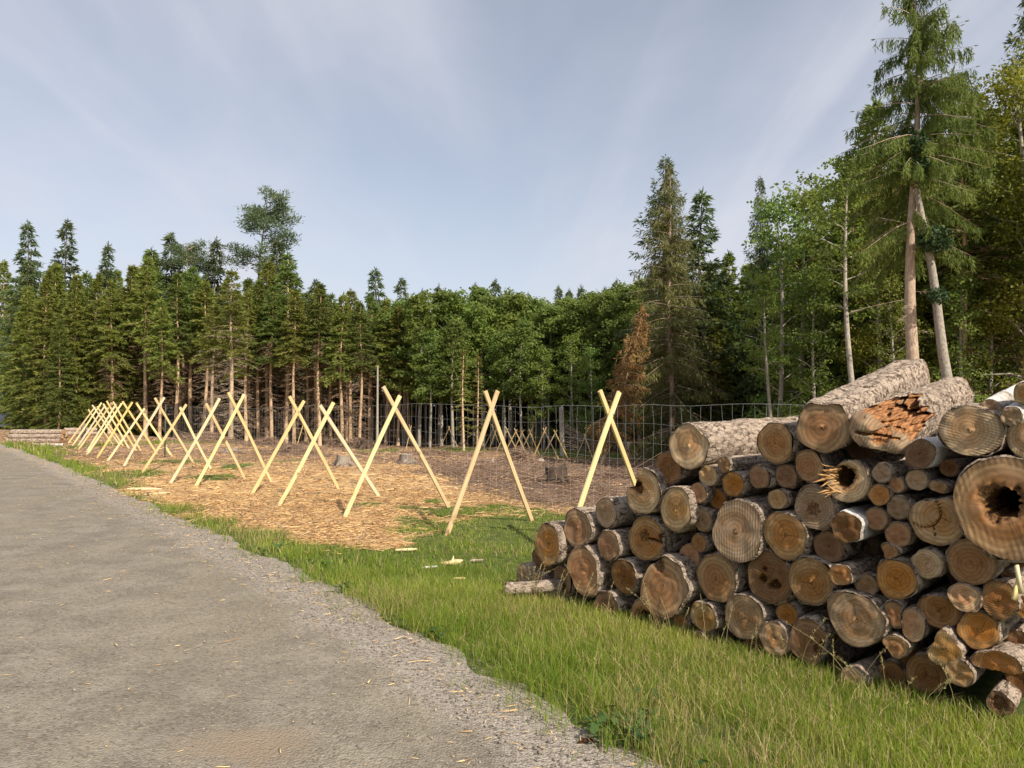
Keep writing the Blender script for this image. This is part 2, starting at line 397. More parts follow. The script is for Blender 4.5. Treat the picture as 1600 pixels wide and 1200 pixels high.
M['steelpost'] = simple('green_steel_post', (.05, .07, .05), (.08, .09, .07), 8, .5)
M['cone'] = simple('pine_cone_scales', (.12, .05, .022), (.05, .022, .012), 30, .8)


def make_ground_mat():
    m, t = new_mat('ground_soil')
    oc = t.n('ShaderNodeTexCoord').outputs['Object']
    A = lambda k: t.n('ShaderNodeAttribute', attribute_name=k).outputs[2]
    n1 = t.noise(oc, 1.1, 6, .6); n2 = t.noise(oc, 9, 6, .65); n3 = t.noise(oc, 45, 5, .7)
    st = t.noise(t.n('ShaderNodeMapping', {'Vector': oc, 'Scale': (6, 60, 20), 'Rotation': (0, 0, .4)}).outputs[0], 1., 5, .65)
    straw = t.mix(t.rng(n3, .3, .7), (.36, .215, .105), (.64, .44, .215)); straw = t.mix(t.m('MULTIPLY', t.rng(st, .5, .7), .6), straw, (.72, .52, .26))
    straw = t.mix(t.m('MULTIPLY', t.rng(n2, .5, .7), .6), straw, (.16, .095, .06))
    brush = t.mix(t.rng(n3, .3, .7), (.085, .055, .038), (.20, .135, .095)); brush = t.mix(t.m('MULTIPLY', t.rng(st, .52, .7), .5), brush, (.30, .21, .145))
    grass = t.mix(t.rng(n2, .35, .7), (.055, .085, .018), (.145, .165, .045)); grass = t.mix(t.m('MULTIPLY', t.rng(n3, .5, .75), .5), grass, (.17, .13, .07))
    brash = t.mix(t.rng(n2, .3, .7), (.22, .135, .085), (.40, .27, .165)); brash = t.mix(t.m('MULTIPLY', t.rng(n3, .5, .7), .6), brash, (.15, .09, .06))
    litter = t.mix(t.rng(n2, .3, .7), (.07, .042, .026), (.15, .095, .058))
    c = t.mix(A('brash'), straw, brash); c = t.mix(A('brush'), c, brush); c = t.mix(A('litter'), c, litter)
    c = t.mix(t.rng(t.m('ADD', A('grass'), t.m('MULTIPLY', t.m('SUBTRACT', n2, .5), .9)), .3, .65), c, grass)
    bp = t.n('ShaderNodeBump', {'Height': t.m('ADD', n2, t.m('MULTIPLY', n3, .5)), 'Strength': .8, 'Distance': .05})
    out(t, t.n('ShaderNodeBsdfPrincipled', {'Base Color': c, 'Roughness': .95, 'Specular IOR Level': .1, 'Normal': bp.outputs[0]}).outputs[0]); return m


def make_road_mat():
    m, t = new_mat('gravelly_asphalt')
    oc = t.n('ShaderNodeTexCoord').outputs['Object']
    e = t.n('ShaderNodeAttribute', attribute_name='edge').outputs[2]; patch = t.n('ShaderNodeAttribute', attribute_name='patch').outputs[2]
    n0 = t.noise(t.n('ShaderNodeMapping', {'Vector': oc, 'Rotation': (0, 0, R(-33)), 'Scale': (1.5, .32, 1)}).outputs[0], .8, 5, .6, .3); n1 = t.noise(oc, 2.3, 6, .62, .3); n2 = t.noise(oc, 13, 5, .65); n3 = t.noise(oc, 85, 4, .7)
    vo = t.n('ShaderNodeTexVoronoi', {'Vector': oc, 'Scale': 75.}); vcol = t.n('ShaderNodeSeparateColor', {0: vo.outputs[1]}).outputs[0]
    vo2 = t.n('ShaderNodeTexVoronoi', {'Vector': oc, 'Scale': 60.}); v2 = t.n('ShaderNodeSeparateColor', {0: vo2.outputs[1]}).outputs[0]
    c = t.mix(t.rng(n1, .32, .68), (.172, .148, .115), (.272, .238, .186))
    c = t.mix(t.m('MULTIPLY', t.rng(n0, .4, .62), .6), c, (.240, .205, .145))
    c = t.mix(t.m('MULTIPLY', t.rng(n2, .5, .7), .45), c, (.125, .105, .080))
    grav = t.mix(vcol, (.17, .145, .12), (.43, .375, .315))
    gm = t.rng(t.m('ADD', e, t.m('MULTIPLY', t.m('SUBTRACT', n1, .5), .8)), .25, .75)
    c = t.mix(t.m('MULTIPLY', gm, .85), c, grav)
    c = t.mix(t.m('MULTIPLY', t.rng(vcol, .55, 1.), .30), c, (.34, .315, .275))
    c = t.mix(t.m('MULTIPLY', t.rng(t.m('SUBTRACT', 1., vcol), .7, 1.), .5), c, (.065, .055, .046))
    c = t.mix(t.m('MULTIPLY', t.rng(v2, .92, .97), .35), c, (.40, .35, .25))
    c = t.mix(t.rng(t.m('ADD', patch, t.m('MULTIPLY', t.m('SUBTRACT', n2, .5), .7)), .35, 1.1), c, t.mix(n3, (.20, .155, .11), (.31, .245, .175)))
    h = t.m('ADD', t.m('MULTIPLY', vo.outputs[0], -.9), t.m('ADD', t.m('MULTIPLY', n3, .5), t.m('MULTIPLY', n2, .7)))
    bp = t.n('ShaderNodeBump', {'Height': h, 'Strength': .75, 'Distance': .012})
    out(t, t.n('ShaderNodeBsdfPrincipled', {'Base Color': c, 'Roughness': .9, 'Specular IOR Level': .2, 'Normal': bp.outputs[0]}).outputs[0]); return m


M['ground'] = make_ground_mat(); M['road'] = make_road_mat()
M['mainroad'] = simple('smooth_asphalt', (.40, .39, .38), (.34, .33, .32), 2, .8)
M['line'] = simple('road_paint', (.75, .75, .72), (.65, .65, .62), 4, .7)
M['gravel'] = simple('loose_gravel', (.40, .35, .29), (.24, .20, .17), 5, .9, tint=(.20, .17, .14))

# ------------------------------------------------------------------ ground cover masks
STRAW_EDGE = np.array([ground_hit(x, y)[:2] for x, y in [(-30, 690), (60, 700), (103, 713), (156, 730), (200, 760), (250, 785), (312, 807), (390, 830), (470, 840), (540, 856), (600, 846),
                       (650, 812), (740, 806), (830, 800), (900, 806), (960, 826), (1060, 840)]] + [np.array([4, 7.5]), np.array([12, 1.0]), np.array([22, -12])])
BRUSH = np.array([ground_hit(x, y)[:2] for x, y in [(640, 738), (700, 724), (800, 716), (1000, 722), (1120, 740), (1120, 850), (950, 822), (880, 796), (800, 786), (720, 768)]])
GREEN = [(930, 704, 110, 12), (720, 702, 55, 5), (352, 692, 48, 6), (370, 728, 30, 4), (590, 706, 30, 3), (700, 800, 60, 10), (780, 796, 60, 8), (200, 742, 60, 9),
         (680, 784, 26, 5), (445, 722, 26, 3), (280, 722, 60, 4), (640, 795, 40, 5), (570, 790, 26, 4), (860, 812, 60, 8), (330, 745, 40, 5)]
GREEN_W = []
for gx, gy, rx, ry in GREEN:
    c = ground_hit(gx, gy); a = ground_hit(gx, gy - ry); b = ground_hit(gx, gy + ry)
    GREEN_W.append((c[0], c[1], rx * c[1] / FPX, max(.3, (a[1] - b[1]) / 2)))


def straw_sd(x, y):
    d = np.abs(poly_dist(STRAW_EDGE, x, y)); P = np.vstack([STRAW_EDGE, [(90, -12), (90, 300), (-400, 300), (-400, STRAW_EDGE[0, 1])]])
    return np.where(in_poly(P, np.asarray(x, float), np.asarray(y, float)), -d, d)


def in_poly(P, x, y):
    ins = np.zeros(np.shape(x), bool); n = len(P)
    for i in range(n):
        (ax, ay), (bx, by) = P[i], P[(i + 1) % n]
        cond = (ay > y) != (by > y)
        xi = (bx - ax) * (y - ay) / ((by - ay) if by != ay else 1e-9) + ax
        ins ^= cond & (x < xi)
    return ins


EDGE_DEPTH_X = np.array([-200, 0, 250, 450, 640, 800, 950, 1050, 1200, 1400, 1600, 1800.])
EDGE_DEPTH_Y = np.array([86, 72, 68, 63, 64, 64, 57, 46, 39, 33, 28, 24.])


def masks(x, y):
    x = np.asarray(x, float); y = np.asarray(y, float)
    sd = straw_sd(x, y)          # positive = road side
    nz = .5 * vnoise(x, y, 1.1, 5) + .3 * vnoise(x, y, 3.1, 6)
    g = sstep(-.35, .35, -(-sd) * 1.0 + nz)
    for cx, cy, rx, ry in GREEN_W:
        q = np.hypot((x - cx) / rx, (y - cy) / ry) + nz * .5
        g = np.maximum(g, sstep(1.15, .6, q) * .95)
    b = in_poly(BRUSH, x, y); bd = poly_dist(np.vstack([BRUSH, BRUSH[:1]]), x, y)
    br = np.where(b, sstep(-.2, .7, np.abs(bd) + nz * .6), 0.)
    ba = sstep(17, 27, y + 2.5 * nz) * .9
    pxx = 800 + FPX * x / np.maximum(y, 1.)
    ed = np.interp(pxx, EDGE_DEPTH_X, EDGE_DEPTH_Y)
    li = sstep(-3, 1, y - ed)
    g = g * (1 - li)
    return g, br, ba, li


STRAW_SIDE = 1.0

# ------------------------------------------------------------------ terrain, road
xs = np.unique(np.round(np.concatenate([np.linspace(-600, -40, 16), np.arange(-40, -16, 1.), np.arange(-16, 12, .2), np.arange(12, 40, 1.), np.linspace(40, 600, 16)]), 3))
ys = np.unique(np.round(np.concatenate([np.linspace(-150, -2, 8), np.arange(-2, 30, .2), np.arange(30, 120, 1.), np.linspace(120, 1500, 16)]), 3))
GX, GY = np.meshgrid(xs, ys); V = np.stack([GX.ravel(), GY.ravel(), terrain(GX.ravel(), GY.ravel())], 1)
nx, ny = len(xs), len(ys); i, j = np.meshgrid(np.arange(nx - 1), np.arange(ny - 1)); i = i.ravel(); j = j.ravel()
F = np.stack([j * nx + i, j * nx + i + 1, (j + 1) * nx + i + 1, (j + 1) * nx + i], 1)
g, br, ba, li = masks(V[:, 0], V[:, 1])
tag(link('ground', np_mesh('ground', V, F, {'grass': g, 'brush': br, 'brash': ba, 'litter': li}, True), M['ground']), kind='structure')

# road: strip of cross-sections along its right-hand edge
seg = np.diff(ROAD, axis=0); sl = np.hypot(*seg.T); cum = np.concatenate([[0], np.cumsum(sl)])
S = RS = np.concatenate([np.arange(0, 40, .15), np.arange(40, cum[-1], 1.)])
ex = np.interp(S, cum, ROAD[:, 0]); ey = np.interp(S, cum, ROAD[:, 1])
k = np.ones(15) / 15
exs = np.convolve(np.pad(ex, 7, 'edge'), k, 'valid'); eys = np.convolve(np.pad(ey, 7, 'edge'), k, 'valid')
RTX, RTY = np.gradient(exs), np.gradient(eys); tl = np.hypot(RTX, RTY); RTX /= tl; RTY /= tl
U = np.concatenate([np.linspace(-.12, 1.2, 12), np.linspace(1.4, 6.2, 18)])
jag = .10 * vnoise(S, S * 0, 2.2, 11) + .06 * vnoise(S, S * 0, 6., 12)
uu = U[None, :] + jag[:, None] * np.exp(-np.maximum(U, 0) * 2.)[None, :]
RX = exs[:, None] - RTY[:, None] * uu; RY = eys[:, None] + RTX[:, None] * uu
RZ = .004 + .014 * np.tanh(np.maximum(U, -.1) * 3)[None, :] + .006 * vnoise(RX, RY, 1.2, 14)
V = np.stack([RX.ravel(), RY.ravel(), RZ.ravel()], 1); nu = len(U)
i, j = np.meshgrid(np.arange(nu - 1), np.arange(len(S) - 1)); i = i.ravel(); j = j.ravel()
F = np.stack([j * nu + i, (j + 1) * nu + i, (j + 1) * nu + i + 1, j * nu + i + 1], 1)
pc = ground_hit(375, 1185)
patch = sstep(1., .3, np.hypot((V[:, 0] - pc[0]) / .55, (V[:, 1] - pc[1]) / .42 + .2 * vnoise(V[:, 0], V[:, 1], 4, 3)))
edge = np.tile(sstep(.9, .0, U), len(S))
tag(link('gravel_road', np_mesh('gravel_road', V, F, {'edge': edge, 'patch': patch}, True), M['road']), kind='structure')


def road_pt(s, u):
    x = np.interp(s, RS, exs); y = np.interp(s, RS, eys); a = np.interp(s, RS, RTX); b = np.interp(s, RS, RTY); return x - b * u, y + a * u


# the paved road climbing away beyond the trees at the far side
gx = np.linspace(-110, -47.3, 24); gy = np.linspace(76, 112, 10)
A_, B_ = np.meshgrid(gx, gy); A_ = A_ - (B_ - 76) * .55; V = np.stack([A_.ravel(), B_.ravel(), terrain(A_.ravel(), B_.ravel()) + .12], 1)
i, j = np.meshgrid(np.arange(23), np.arange(9)); i = i.ravel(); j = j.ravel(); F = np.stack([j * 24 + i, j * 24 + i + 1, (j + 1) * 24 + i + 1, (j + 1) * 24 + i], 1)
mr = tag(link('paved_road', np_mesh('paved_road', V, F), M['mainroad']), kind='structure')
for yy, wd in ((77, .5), (94, .5), (110, .6)):
    q = np.linspace(-110, -47.6, 24); P0 = np.stack([q - (yy - 76) * .55, np.full(24, yy), terrain(q - (yy - 76) * .55, np.full(24, yy)) + .16], 1)
    y2 = yy + wd; P1 = np.stack([q - (y2 - 76) * .55, np.full(24, y2), terrain(q - (y2 - 76) * .55, np.full(24, y2)) + .16], 1)
    i = np.arange(23); link('painted_line', np_mesh('painted_line', np.vstack([P0, P1]), np.stack([i, i + 1, i + 25, i + 24], 1)), M['line'], mr)

# ------------------------------------------------------------------ trees
def spruce(seed, H, zb, Rm, sp=.34, nb=5, droop=.25, hang=.0, spl=.26, spw=.06, dens=1.0, dead=(0, 0), lean=0.0, tr=.011, power=.75, curve=0.0, sparse=0.0, deadneedle=0.0):
    """returns dict part -> mesh (trunk, crown, branchwork) of a spruce standing at the origin"""
    r = np.random.default_rng(seed); T, Bw = MB(), MB()
    zs = np.linspace(0, H, 14); wob = np.stack([.10 * np.sin(zs * .5 + seed), .10 * np.cos(zs * .43 + seed * 2), zs], 1)
    wob[:, 0] += lean * zs + curve * np.sin(zs / H * math.pi); wob[:, 0] -= wob[0, 0]; wob[:, 1] -= wob[0, 1]
    rad = H * tr * (1 - zs / H) ** .8 + .012; rad[0] *= 1.25
    T.tube(wob, rad, 9)
    ax = lambda z: np.array([np.interp(z, zs, wob[:, 0]), np.interp(z, zs, wob[:, 1]), z])
    P, D, L, W_, C = [], [], [], [], []
    z = H - .12
    while z > zb:
        t = (H - z) / (H - zb)
        for _ in range(nb if t > .15 else 4):
            if r.random() < sparse: continue
            ln = (Rm * t ** power * r.uniform(.7, 1.12) + .10) * (1 if t < .85 else r.uniform(.55, 1.))
            azm = r.uniform(0, 2 * math.pi); e = np.interp(t, [0, .15, .6, 1], [1.0, .5, .05, -.2]) + r.normal() * .08
            o = ax(z + r.uniform(-.12, .12)); h = np.array([math.cos(azm), math.sin(azm), 0]); sd = np.array([-h[1], h[0], 0])
            n = 7; s = np.linspace(0, 1, n)
            pts = o + h[None] * (ln * s * math.cos(e))[:, None] + np.array([0, 0, 1.])[None] * (ln * (s * math.sin(e) - droop * s ** 2 * (1.25 - .55 * s)))[:, None]
            T.tube(pts, np.linspace(.010 + .008 * ln, .004, n), 3)
            m = max(3, int(ln / .17 * dens)); ss = r.uniform(.02, 1., m) ** .9
            bt = r.uniform(0, .55)
            for sv1 in ss:
                p = np.array([np.interp(sv1, s, pts[:, q]) for q in range(3)])
                for side in (-1, 1):
                    tl = (.10 + .34 * ln * (1 - sv1) ** .7) * r.uniform(.6, 1.1); tl = min(tl, .75)
                    an = r.uniform(.6, 1.15); d0 = h * math.cos(an) + sd * side * math.sin(an) + np.array([0, 0, -.12 + .1 * r.normal()])
                    if hang: d0 = d0 * (1 - hang) + np.array([0, 0, -hang * 1.3]); tl = max(tl, .25 + hang * .55 * r.random())
                    d0 = d0 / np.linalg.norm(d0); kk = max(2, int(tl / (spl * .42)))
                    u = (np.arange(kk) + r.random()) / kk
                    P.append(p + d0[None] * (tl * u)[:, None] * .9); D.append(d0[None] + r.normal(size=(kk, 3)) * .38)
                    L.append(spl * r.uniform(.7, 1.25, kk)); W_.append(spw * r.uniform(.7, 1.4, kk)); C.append(np.clip(bt + r.uniform(0, .45, kk), 0, 1))
            kk = 3; P.append(np.repeat(pts[-1:], kk, 0)); D.append((pts[-1] - pts[-2])[None] + r.normal(size=(kk, 3)) * .05); L.append(np.full(kk, spl)); W_.append(np.full(kk, spw)); C.append(np.full(kk, bt + .3))
        z -= sp * r.uniform(.75, 1.25) * (.55 + .6 * t)
    kk = 10; P.append(np.array([0, 0, 1])[None] * 0 + ax(H - .35)[None] + np.array([0, 0, .06])[None] * np.arange(kk)[:, None]); D.append(np.array([0, 0, .8])[None] + r.normal(size=(kk, 3)) * .5)
    L.append(np.full(kk, spl * .8)); W_.append(np.full(kk, spw * .8)); C.append(np.full(kk, .3))
    Vc, Fc, Ac = tri_sprays(np.vstack(P), np.vstack(D), np.concatenate(L), np.concatenate(W_), np.concatenate(C), r)
    res = {'trunk': T.mesh('spruce_trunk'), 'crown': np_mesh('spruce_crown', Vc, Fc, {'tint': Ac})}
    nd, dl = dead
    if nd:
        Pd, Dd, Ld = [], [], []
        for _ in range(nd):
            z = r.uniform(.06 * H, max(zb, .1 * H) + .12 * H); azm = r.uniform(0, 2 * math.pi); ln = dl * r.uniform(.35, 1.1) * (.6 + .5 * z / H)
            h = np.array([math.cos(azm), math.sin(azm), 0]); o = ax(z); s = np.linspace(0, 1, 5)
            e = r.normal() * .12
            pts = o + h[None] * (ln * s)[:, None] + np.array([0, 0, 1.])[None] * (ln * (e * s - r.uniform(.02, .4) * s ** 2))[:, None]
            Bw.tube(pts, np.linspace(.014, .005, 5), 3, r.uniform(0, 1))
            for sv1 in r.uniform(.25, 1, 9):
                p = np.array([np.interp(sv1, s, pts[:, q]) for q in range(3)])
                for side in (-1, 1):
                    an = r.uniform(.5, 1.1); d0 = h * math.cos(an) + np.array([-h[1], h[0], 0]) * side * math.sin(an) + np.array([0, 0, -.35 + .3 * r.normal()])
                    Pd.append(p); Dd.append(d0); Ld.append(ln * .38 * r.uniform(.4, 1) * (1.1 - sv1 * .5))
        n = len(Pd)
        Vd, Fd, Ad = tri_sprays(np.array(Pd), np.array(Dd), np.array(Ld), r.uniform(.012, .026, n), r.uniform(0, 1, n), r)
        Bw.add(Vd, Fd, Ad)
        res['branchwork'] = Bw.mesh('dead_branches')
    return res


def leafy(seed, H, bare, Rx, nlimb=26, leaf=.15, per=34, nclump=7, spread=.42, lean=0.0, tr=.010, curve=.25, fork=1, top=1.0, shape='round'):
    r = np.random.default_rng(seed); T = MB(); P, C, Nn = [], [], []
    for fk in range(fork):
        zs = np.linspace(0, H * .97, 12); off = fk * .35
        ph = r.uniform(0, 6)
        wob = np.stack([lean * zs + curve * np.sin(zs / H * 4 + ph) * zs / H + off, curve * np.cos(zs / H * 3.3 + ph) * zs / H + off * .5, zs], 1)
        T.tube(wob, H * tr * (1 - zs / H) ** .75 + .012, 8)
        ax = lambda z: np.array([np.interp(z, zs, wob[:, 0]), np.interp(z, zs, wob[:, 1]), z])
        for q in range(nlimb):
            t = (q + r.random()) / nlimb; z = H * (bare + (1 - bare) * t * .98); azm = q * 2.4 + r.uniform(-.5, .5)
            prof = math.sin(math.pi * min(1, .22 + .80 * t)) ** .6 if shape == 'round' else (1 - .75 * t)
            ln = Rx * prof * r.uniform(.65, 1.15); e = r.uniform(.15, .75) + .3 * t
            h = np.array([math.cos(azm), math.sin(azm), 0]); s = np.linspace(0, 1, 5)
            pts = ax(z) + h[None] * (ln * s * math.cos(e))[:, None] + np.array([0, 0, 1.])[None] * (ln * (s * math.sin(e) - .18 * s ** 2))[:, None]
            pts[1:] += r.normal(size=(4, 3)) * .04 * ln
            T.tube(pts, np.linspace(.012 + .012 * ln, .006, 5), 4)
            bt = r.uniform(0, .5)
            for cidx in range(nclump):
                sv1 = r.uniform(.35, 1.05); p = np.array([np.interp(sv1, s, pts[:, a]) for a in range(3)]) + r.normal(size=3) * np.array([.26, .26, .18]) * Rx * .5
                ct = np.clip(bt + r.uniform(-.1, .35), 0, .8)
                k = int(per * r.uniform(.6, 1.3)); q3 = r.normal(size=(k, 3)); q3 /= np.linalg.norm(q3, axis=1)[:, None] + 1e-6
                q3 *= (r.random((k, 1)) ** .5) * spread * np.array([1.15, 1.15, .72])
                P.append(p + q3); C.append(np.clip(ct + r.uniform(-.1, .25, k), 0, 1)); Nn.append(q3 * .8 + np.array([0, 0, .55]) * spread + r.normal(size=(k, 3)) * spread * .7)
    P = np.vstack(P); C = np.concatenate(C); Nn = unit(np.vstack(Nn)); n = len(P)
    u = unit(np.cross(Nn, r.normal(size=(n, 3)))); v = np.cross(Nn, u); l = leaf * r.uniform(.65, 1.3, n)[:, None]
    V = np.stack([P - u * l * .5, P + v * l * .34, P + u * l * .5, P - v * l * .34], 1).reshape(-1, 3)
    return {'trunk': T.mesh('tree_trunk'), 'crown': np_mesh('leaf_crown', V, np.arange(4 * n).reshape(n, 4), {'tint': np.repeat(C, 4)})}


def pine(seed, H):
    r = np.random.default_rng(seed); T = MB(); P, D, C = [], [], []
    zs = np.linspace(0, H, 12); wob = np.stack([.035 * zs * (zs / H) ** 2 * 1.2, .1 * np.sin(zs * .4), zs], 1)
    T.tube(wob, H * .0062 * (1 - zs / H) ** .7 + .02, 8)
    for q in range(30):
        t = r.random() ** .8; z = H * (.60 + .38 * t); azm = r.uniform(0, 6.28); ln = (2.4 - .9 * t) * r.uniform(.5, 1.1)
        if math.cos(azm) > 0 and t > .6: ln *= 1.35
        o = np.array([np.interp(z, zs, wob[:, k]) for k in range(3)]); h = np.array([math.cos(azm), math.sin(azm), 0]); s = np.linspace(0, 1, 5)
        pts = o + h[None] * (ln * s)[:, None] + np.array([0, 0, 1.])[None] * (ln * (r.uniform(-.15, .45) * s + .35 * s ** 2 * r.random()))[:, None] + r.normal(size=(5, 3)) * .05
        T.tube(pts, np.linspace(.05, .012, 5), 4); bt = r.uniform(0, .5)
        for _ in range(7):
            p = pts[r.integers(3, 5)] + r.normal(size=3) * np.array([.30, .30, .18]); k = 60
            q3 = r.normal(size=(k, 3)) * np.array([.22, .22, .15]); P.append(p + q3); D.append(q3 + np.array([0, 0, .12])); C.append(np.clip(bt + r.uniform(0, .5, k), 0, 1))
    P = np.vstack(P); n = len(P)
    V, F, A = tri_sprays(P, np.vstack(D), r.uniform(.18, .34, n), r.uniform(.05, .09, n), np.concatenate(C), r)
    return {'trunk': T.mesh('pine_trunk'), 'crown': np_mesh('pine_crown', V, F, {'tint': A})}


VAR = {}
def reg(key, H, parts, mats): VAR[key] = (H, parts, mats)


SM = {'trunk': M['trunk'], 'crown': M['spruce'], 'branchwork': M['deadtwig']}
for k, sd in enumerate((11, 12, 13, 14)):      # plantation spruce: bare lower stem with dead branches
    reg('B%d' % k, 14, spruce(sd, 14, [7.3, 8.0, 6.5, 7.5][k], [1.75, 1.6, 1.9, 1.7][k], .33, 6, .3, dead=(150, 1.6), tr=.0105, spl=.34, spw=.095, dens=1.35),
        {'trunk': M['trunk'], 'crown': [M['spruce_olive'], M['spruce'], M['spruce_olive'], M['spruce']][k], 'branchwork': M['deadtwig']})
for k, sd in enumerate((21, 22, 23)):          # spruce green down to the ground
    reg('A%d' % k, 14, spruce(sd, 14, .25, [2.5, 2.2, 2.3][k], .36, 6, .34, dead=(20, .8), tr=.010, spl=.36, spw=.105, dens=1.3),
        {'trunk': M['trunk'], 'crown': [M['spruce'], M['spruce_olive'], M['spruce_olive']][k], 'branchwork': M['deadtwig']})
for k, sd in enumerate((31, 32)):              # slim pointed spruce, loose whorls on top
    reg('T%d' % k, 14, spruce(sd, 14, 2.5, 2.7, .46, 6, .36, hang=.25, tr=.010, power=1.0, sparse=.12, spl=.34, spw=.095, dens=1.3), {'trunk': M['trunk_grey'], 'crown': M['spruce_blue']})
for k, sd in enumerate((41, 42, 43)):
    reg('D%d' % k, 12, leafy(sd, 12, [.36, .30, .42][k], [1.9, 2.2, 1.7][k], 28, .23, 32, 6, .5), {'trunk': M['trunk_pale'], 'crown': [M['alder'], M['alder_light'], M['alder']][k]})
for k, sd in enumerate((51, 52)):
    reg('L%d' % k, 12, leafy(sd, 12, [.10, .05][k], 2.1, 34, .17, 26, 6, .45), {'trunk': M['trunk_pale'], 'crown': [M['alder'], M['alder_light']][k]})
reg('M0', 12, leafy(61, 12, .12, 2.4, 34, .16, 30, 7, .48), {'trunk': M['trunk_pale'], 'crown': M['maple']})
reg('M1', 12, leafy(62, 12, .12, 2.4, 36, .10, 62, 8, .5), {'trunk': M['trunk_pale'], 'crown': M['maple']})
reg('P0', 20, pine(72, 20), {'trunk': M['trunk_big'], 'crown': M['pine']})
reg('Y0', 9, spruce(81, 9, 1.8, 1.05, .45, 4, .22, spl=.24, dead=(20, .8), tr=.011, sparse=.2), {'trunk': M['trunk'], 'crown': M['spruce_young'], 'branchwork': M['deadtwig']})


NOCOPY = set()
def plant(key, name, px, depth, top_y, label, cat='tree', group=None, H=None, rotz=None, wide=1.0):
    Hv, parts, mats = VAR[key]
    x = (px - 800) / FPX * depth; z = tz(x, depth) - .05
    if H is None: H = at_depth(px, top_y, depth)[2] - z
    s = H / Hv; rz = RNG.uniform(0, 6.28) if rotz is None else rotz
    e = thing(name, label, cat, (x, depth, z), (0, 0, rz), group, (s * wide, s * wide, s))
    for pn in parts:
        o = link(pn, parts[pn], mats[pn], e)
        if pn == 'branchwork': o['kind'] = 'stuff'
    return e


G_ST = 'plantation spruces along the forest edge'
L_B = 'young plantation spruce with bare brown lower stem at the edge of the clearing'
# spruces at the far end of the road, green to the ground
for px, dp, ty, kv, lab in [(40, 80, 350, 'T0', 'tall grey-green spruce with loose drooping boughs above the road bend'),
                            (98, 79, 348, 'T1', 'tall dark pointed spruce beside the loose grey-green one'),
                            (72, 69, 425, 'A1', 'dense spruce with green boughs down to the ground behind the small log stack'),
                            (60, 71, 470, 'A0', 'bushy spruce green to the ground next to the paved road'),
                            (118, 67.5, 432, 'A2', 'dense olive spruce with boughs to the ground beside the trestle row end'),
                            (92, 66, 500, 'A0', 'short dense spruce in front of the dense olive ones'),
                            (2, 128, 410, 'A1', 'dark spruce behind the paved road')]:
    plant(kv, 'spruce_tree', px, dp, ty, lab)
plant('T0', 'spruce_tree', 167, 72, 385, 'slim pointed spruce with a loose top above its neighbours at the dense end')
for px, dp, ty, kv in [(150, 68, 430, 'A1'), (182, 67, 455, 'A2'), (205, 68, 418, 'A2')]:
    plant(kv, 'spruce_tree', px, dp, ty, 'olive green spruce with low boughs between the dense spruces and the bare stems', group=G_ST)
for px, dp, ty, kv in [(172, 66, 440, 'B2'), (228, 66, 405, 'B0'), (250, 64, 470, 'B2'), (275, 66, 430, 'B3'), (300, 67, 420, 'B1'),
                       (318, 66, 440, 'B0'), (386, 65, 455, 'B2'), (405, 66, 440, 'B1'), (425, 64, 450, 'B3'), (418, 68, 410, 'B0'), (447, 66, 400, 'B1'),
                       (460, 63, 455, 'B0'), (478, 66, 460, 'B1'), (500, 63, 446, 'B3'), (497, 66, 450, 'B0'), (518, 67, 462, 'B1'), (535, 63, 462, 'B2'), (548, 67, 455, 'B0'),
                       (562, 63, 475, 'B3'), (580, 67, 465, 'B1'), (603, 66, 470, 'B2'), (622, 65, 480, 'B0'), (640, 67, 480, 'B3')]:
    lk = {'B0': 'olive spruce with a mid-height bare stem', 'B1': 'dark green spruce with the longest bare stem', 'B2': 'olive spruce with a short bare stem and wide crown', 'B3': 'dark green spruce with bare lower stem'}[kv]
    plant(kv, 'spruce_tree', px, dp, ty, lk + (' in the front plantation row' if dp < 64.5 else (' in the second plantation row' if dp < 66.5 else ' in the third plantation row')), group=G_ST, wide=1.08)
reg('BT', 14, spruce(17, 14, 7.6, 1.5, .36, 6, .3, dead=(170, 2.1), tr=.0120, spl=.34, spw=.09, dens=1.2), {'trunk': M['trunk_sun'], 'crown': M['spruce_olive'], 'branchwork': M['deadtwig_pale']})
plant('BT', 'spruce_tree', 332, 59, 478, 'spruce with a thick sunlit stem and long bare dead branches', wide=1.15)
plant('BT', 'spruce_tree', 361, 58, 425, 'taller spruce with thick sunlit stem bare far up to its thin crown', wide=1.2)
for px, dp, ty, kv, lab in [(266, 78, 368, 'T1', 'slim spruce tip rising behind the dense young spruces near the rounded pine'),
                            (235, 77, 392, 'A0', 'dark spruce top behind the young spruces'), (337, 76, 378, 'T0', 'slim spruce top between the rounded pine and the tall pine'),
                            (430, 74, 376, 'T0', 'dark pointed spruce just beside the tall leaning pine'), (462, 78, 430, 'T1', 'dark spruce shoulder beside the pointed spruce near the pine'),
                            (490, 80, 440, 'T1', 'small spruce tip behind the bare-stemmed row'), (586, 76, 422, 'T0', 'spire-shaped spruce standing alone above the bare-stemmed row'),
                            (625, 76, 438, 'T1', 'narrow spruce spire where spruces give way to leafy trees')]:
    plant(kv, 'spruce_tree', px, dp, ty, lab, wide=1.15)
plant('P0', 'pine_tree', 398, 78, 308, 'tall pine with an umbrella crown leaning above the forest edge', rotz=0.0, wide=1.0)
plant('P0', 'pine_tree', 293, 77, 376, 'lower rounded pine crown among the spruces', rotz=2.2, wide=1.05)
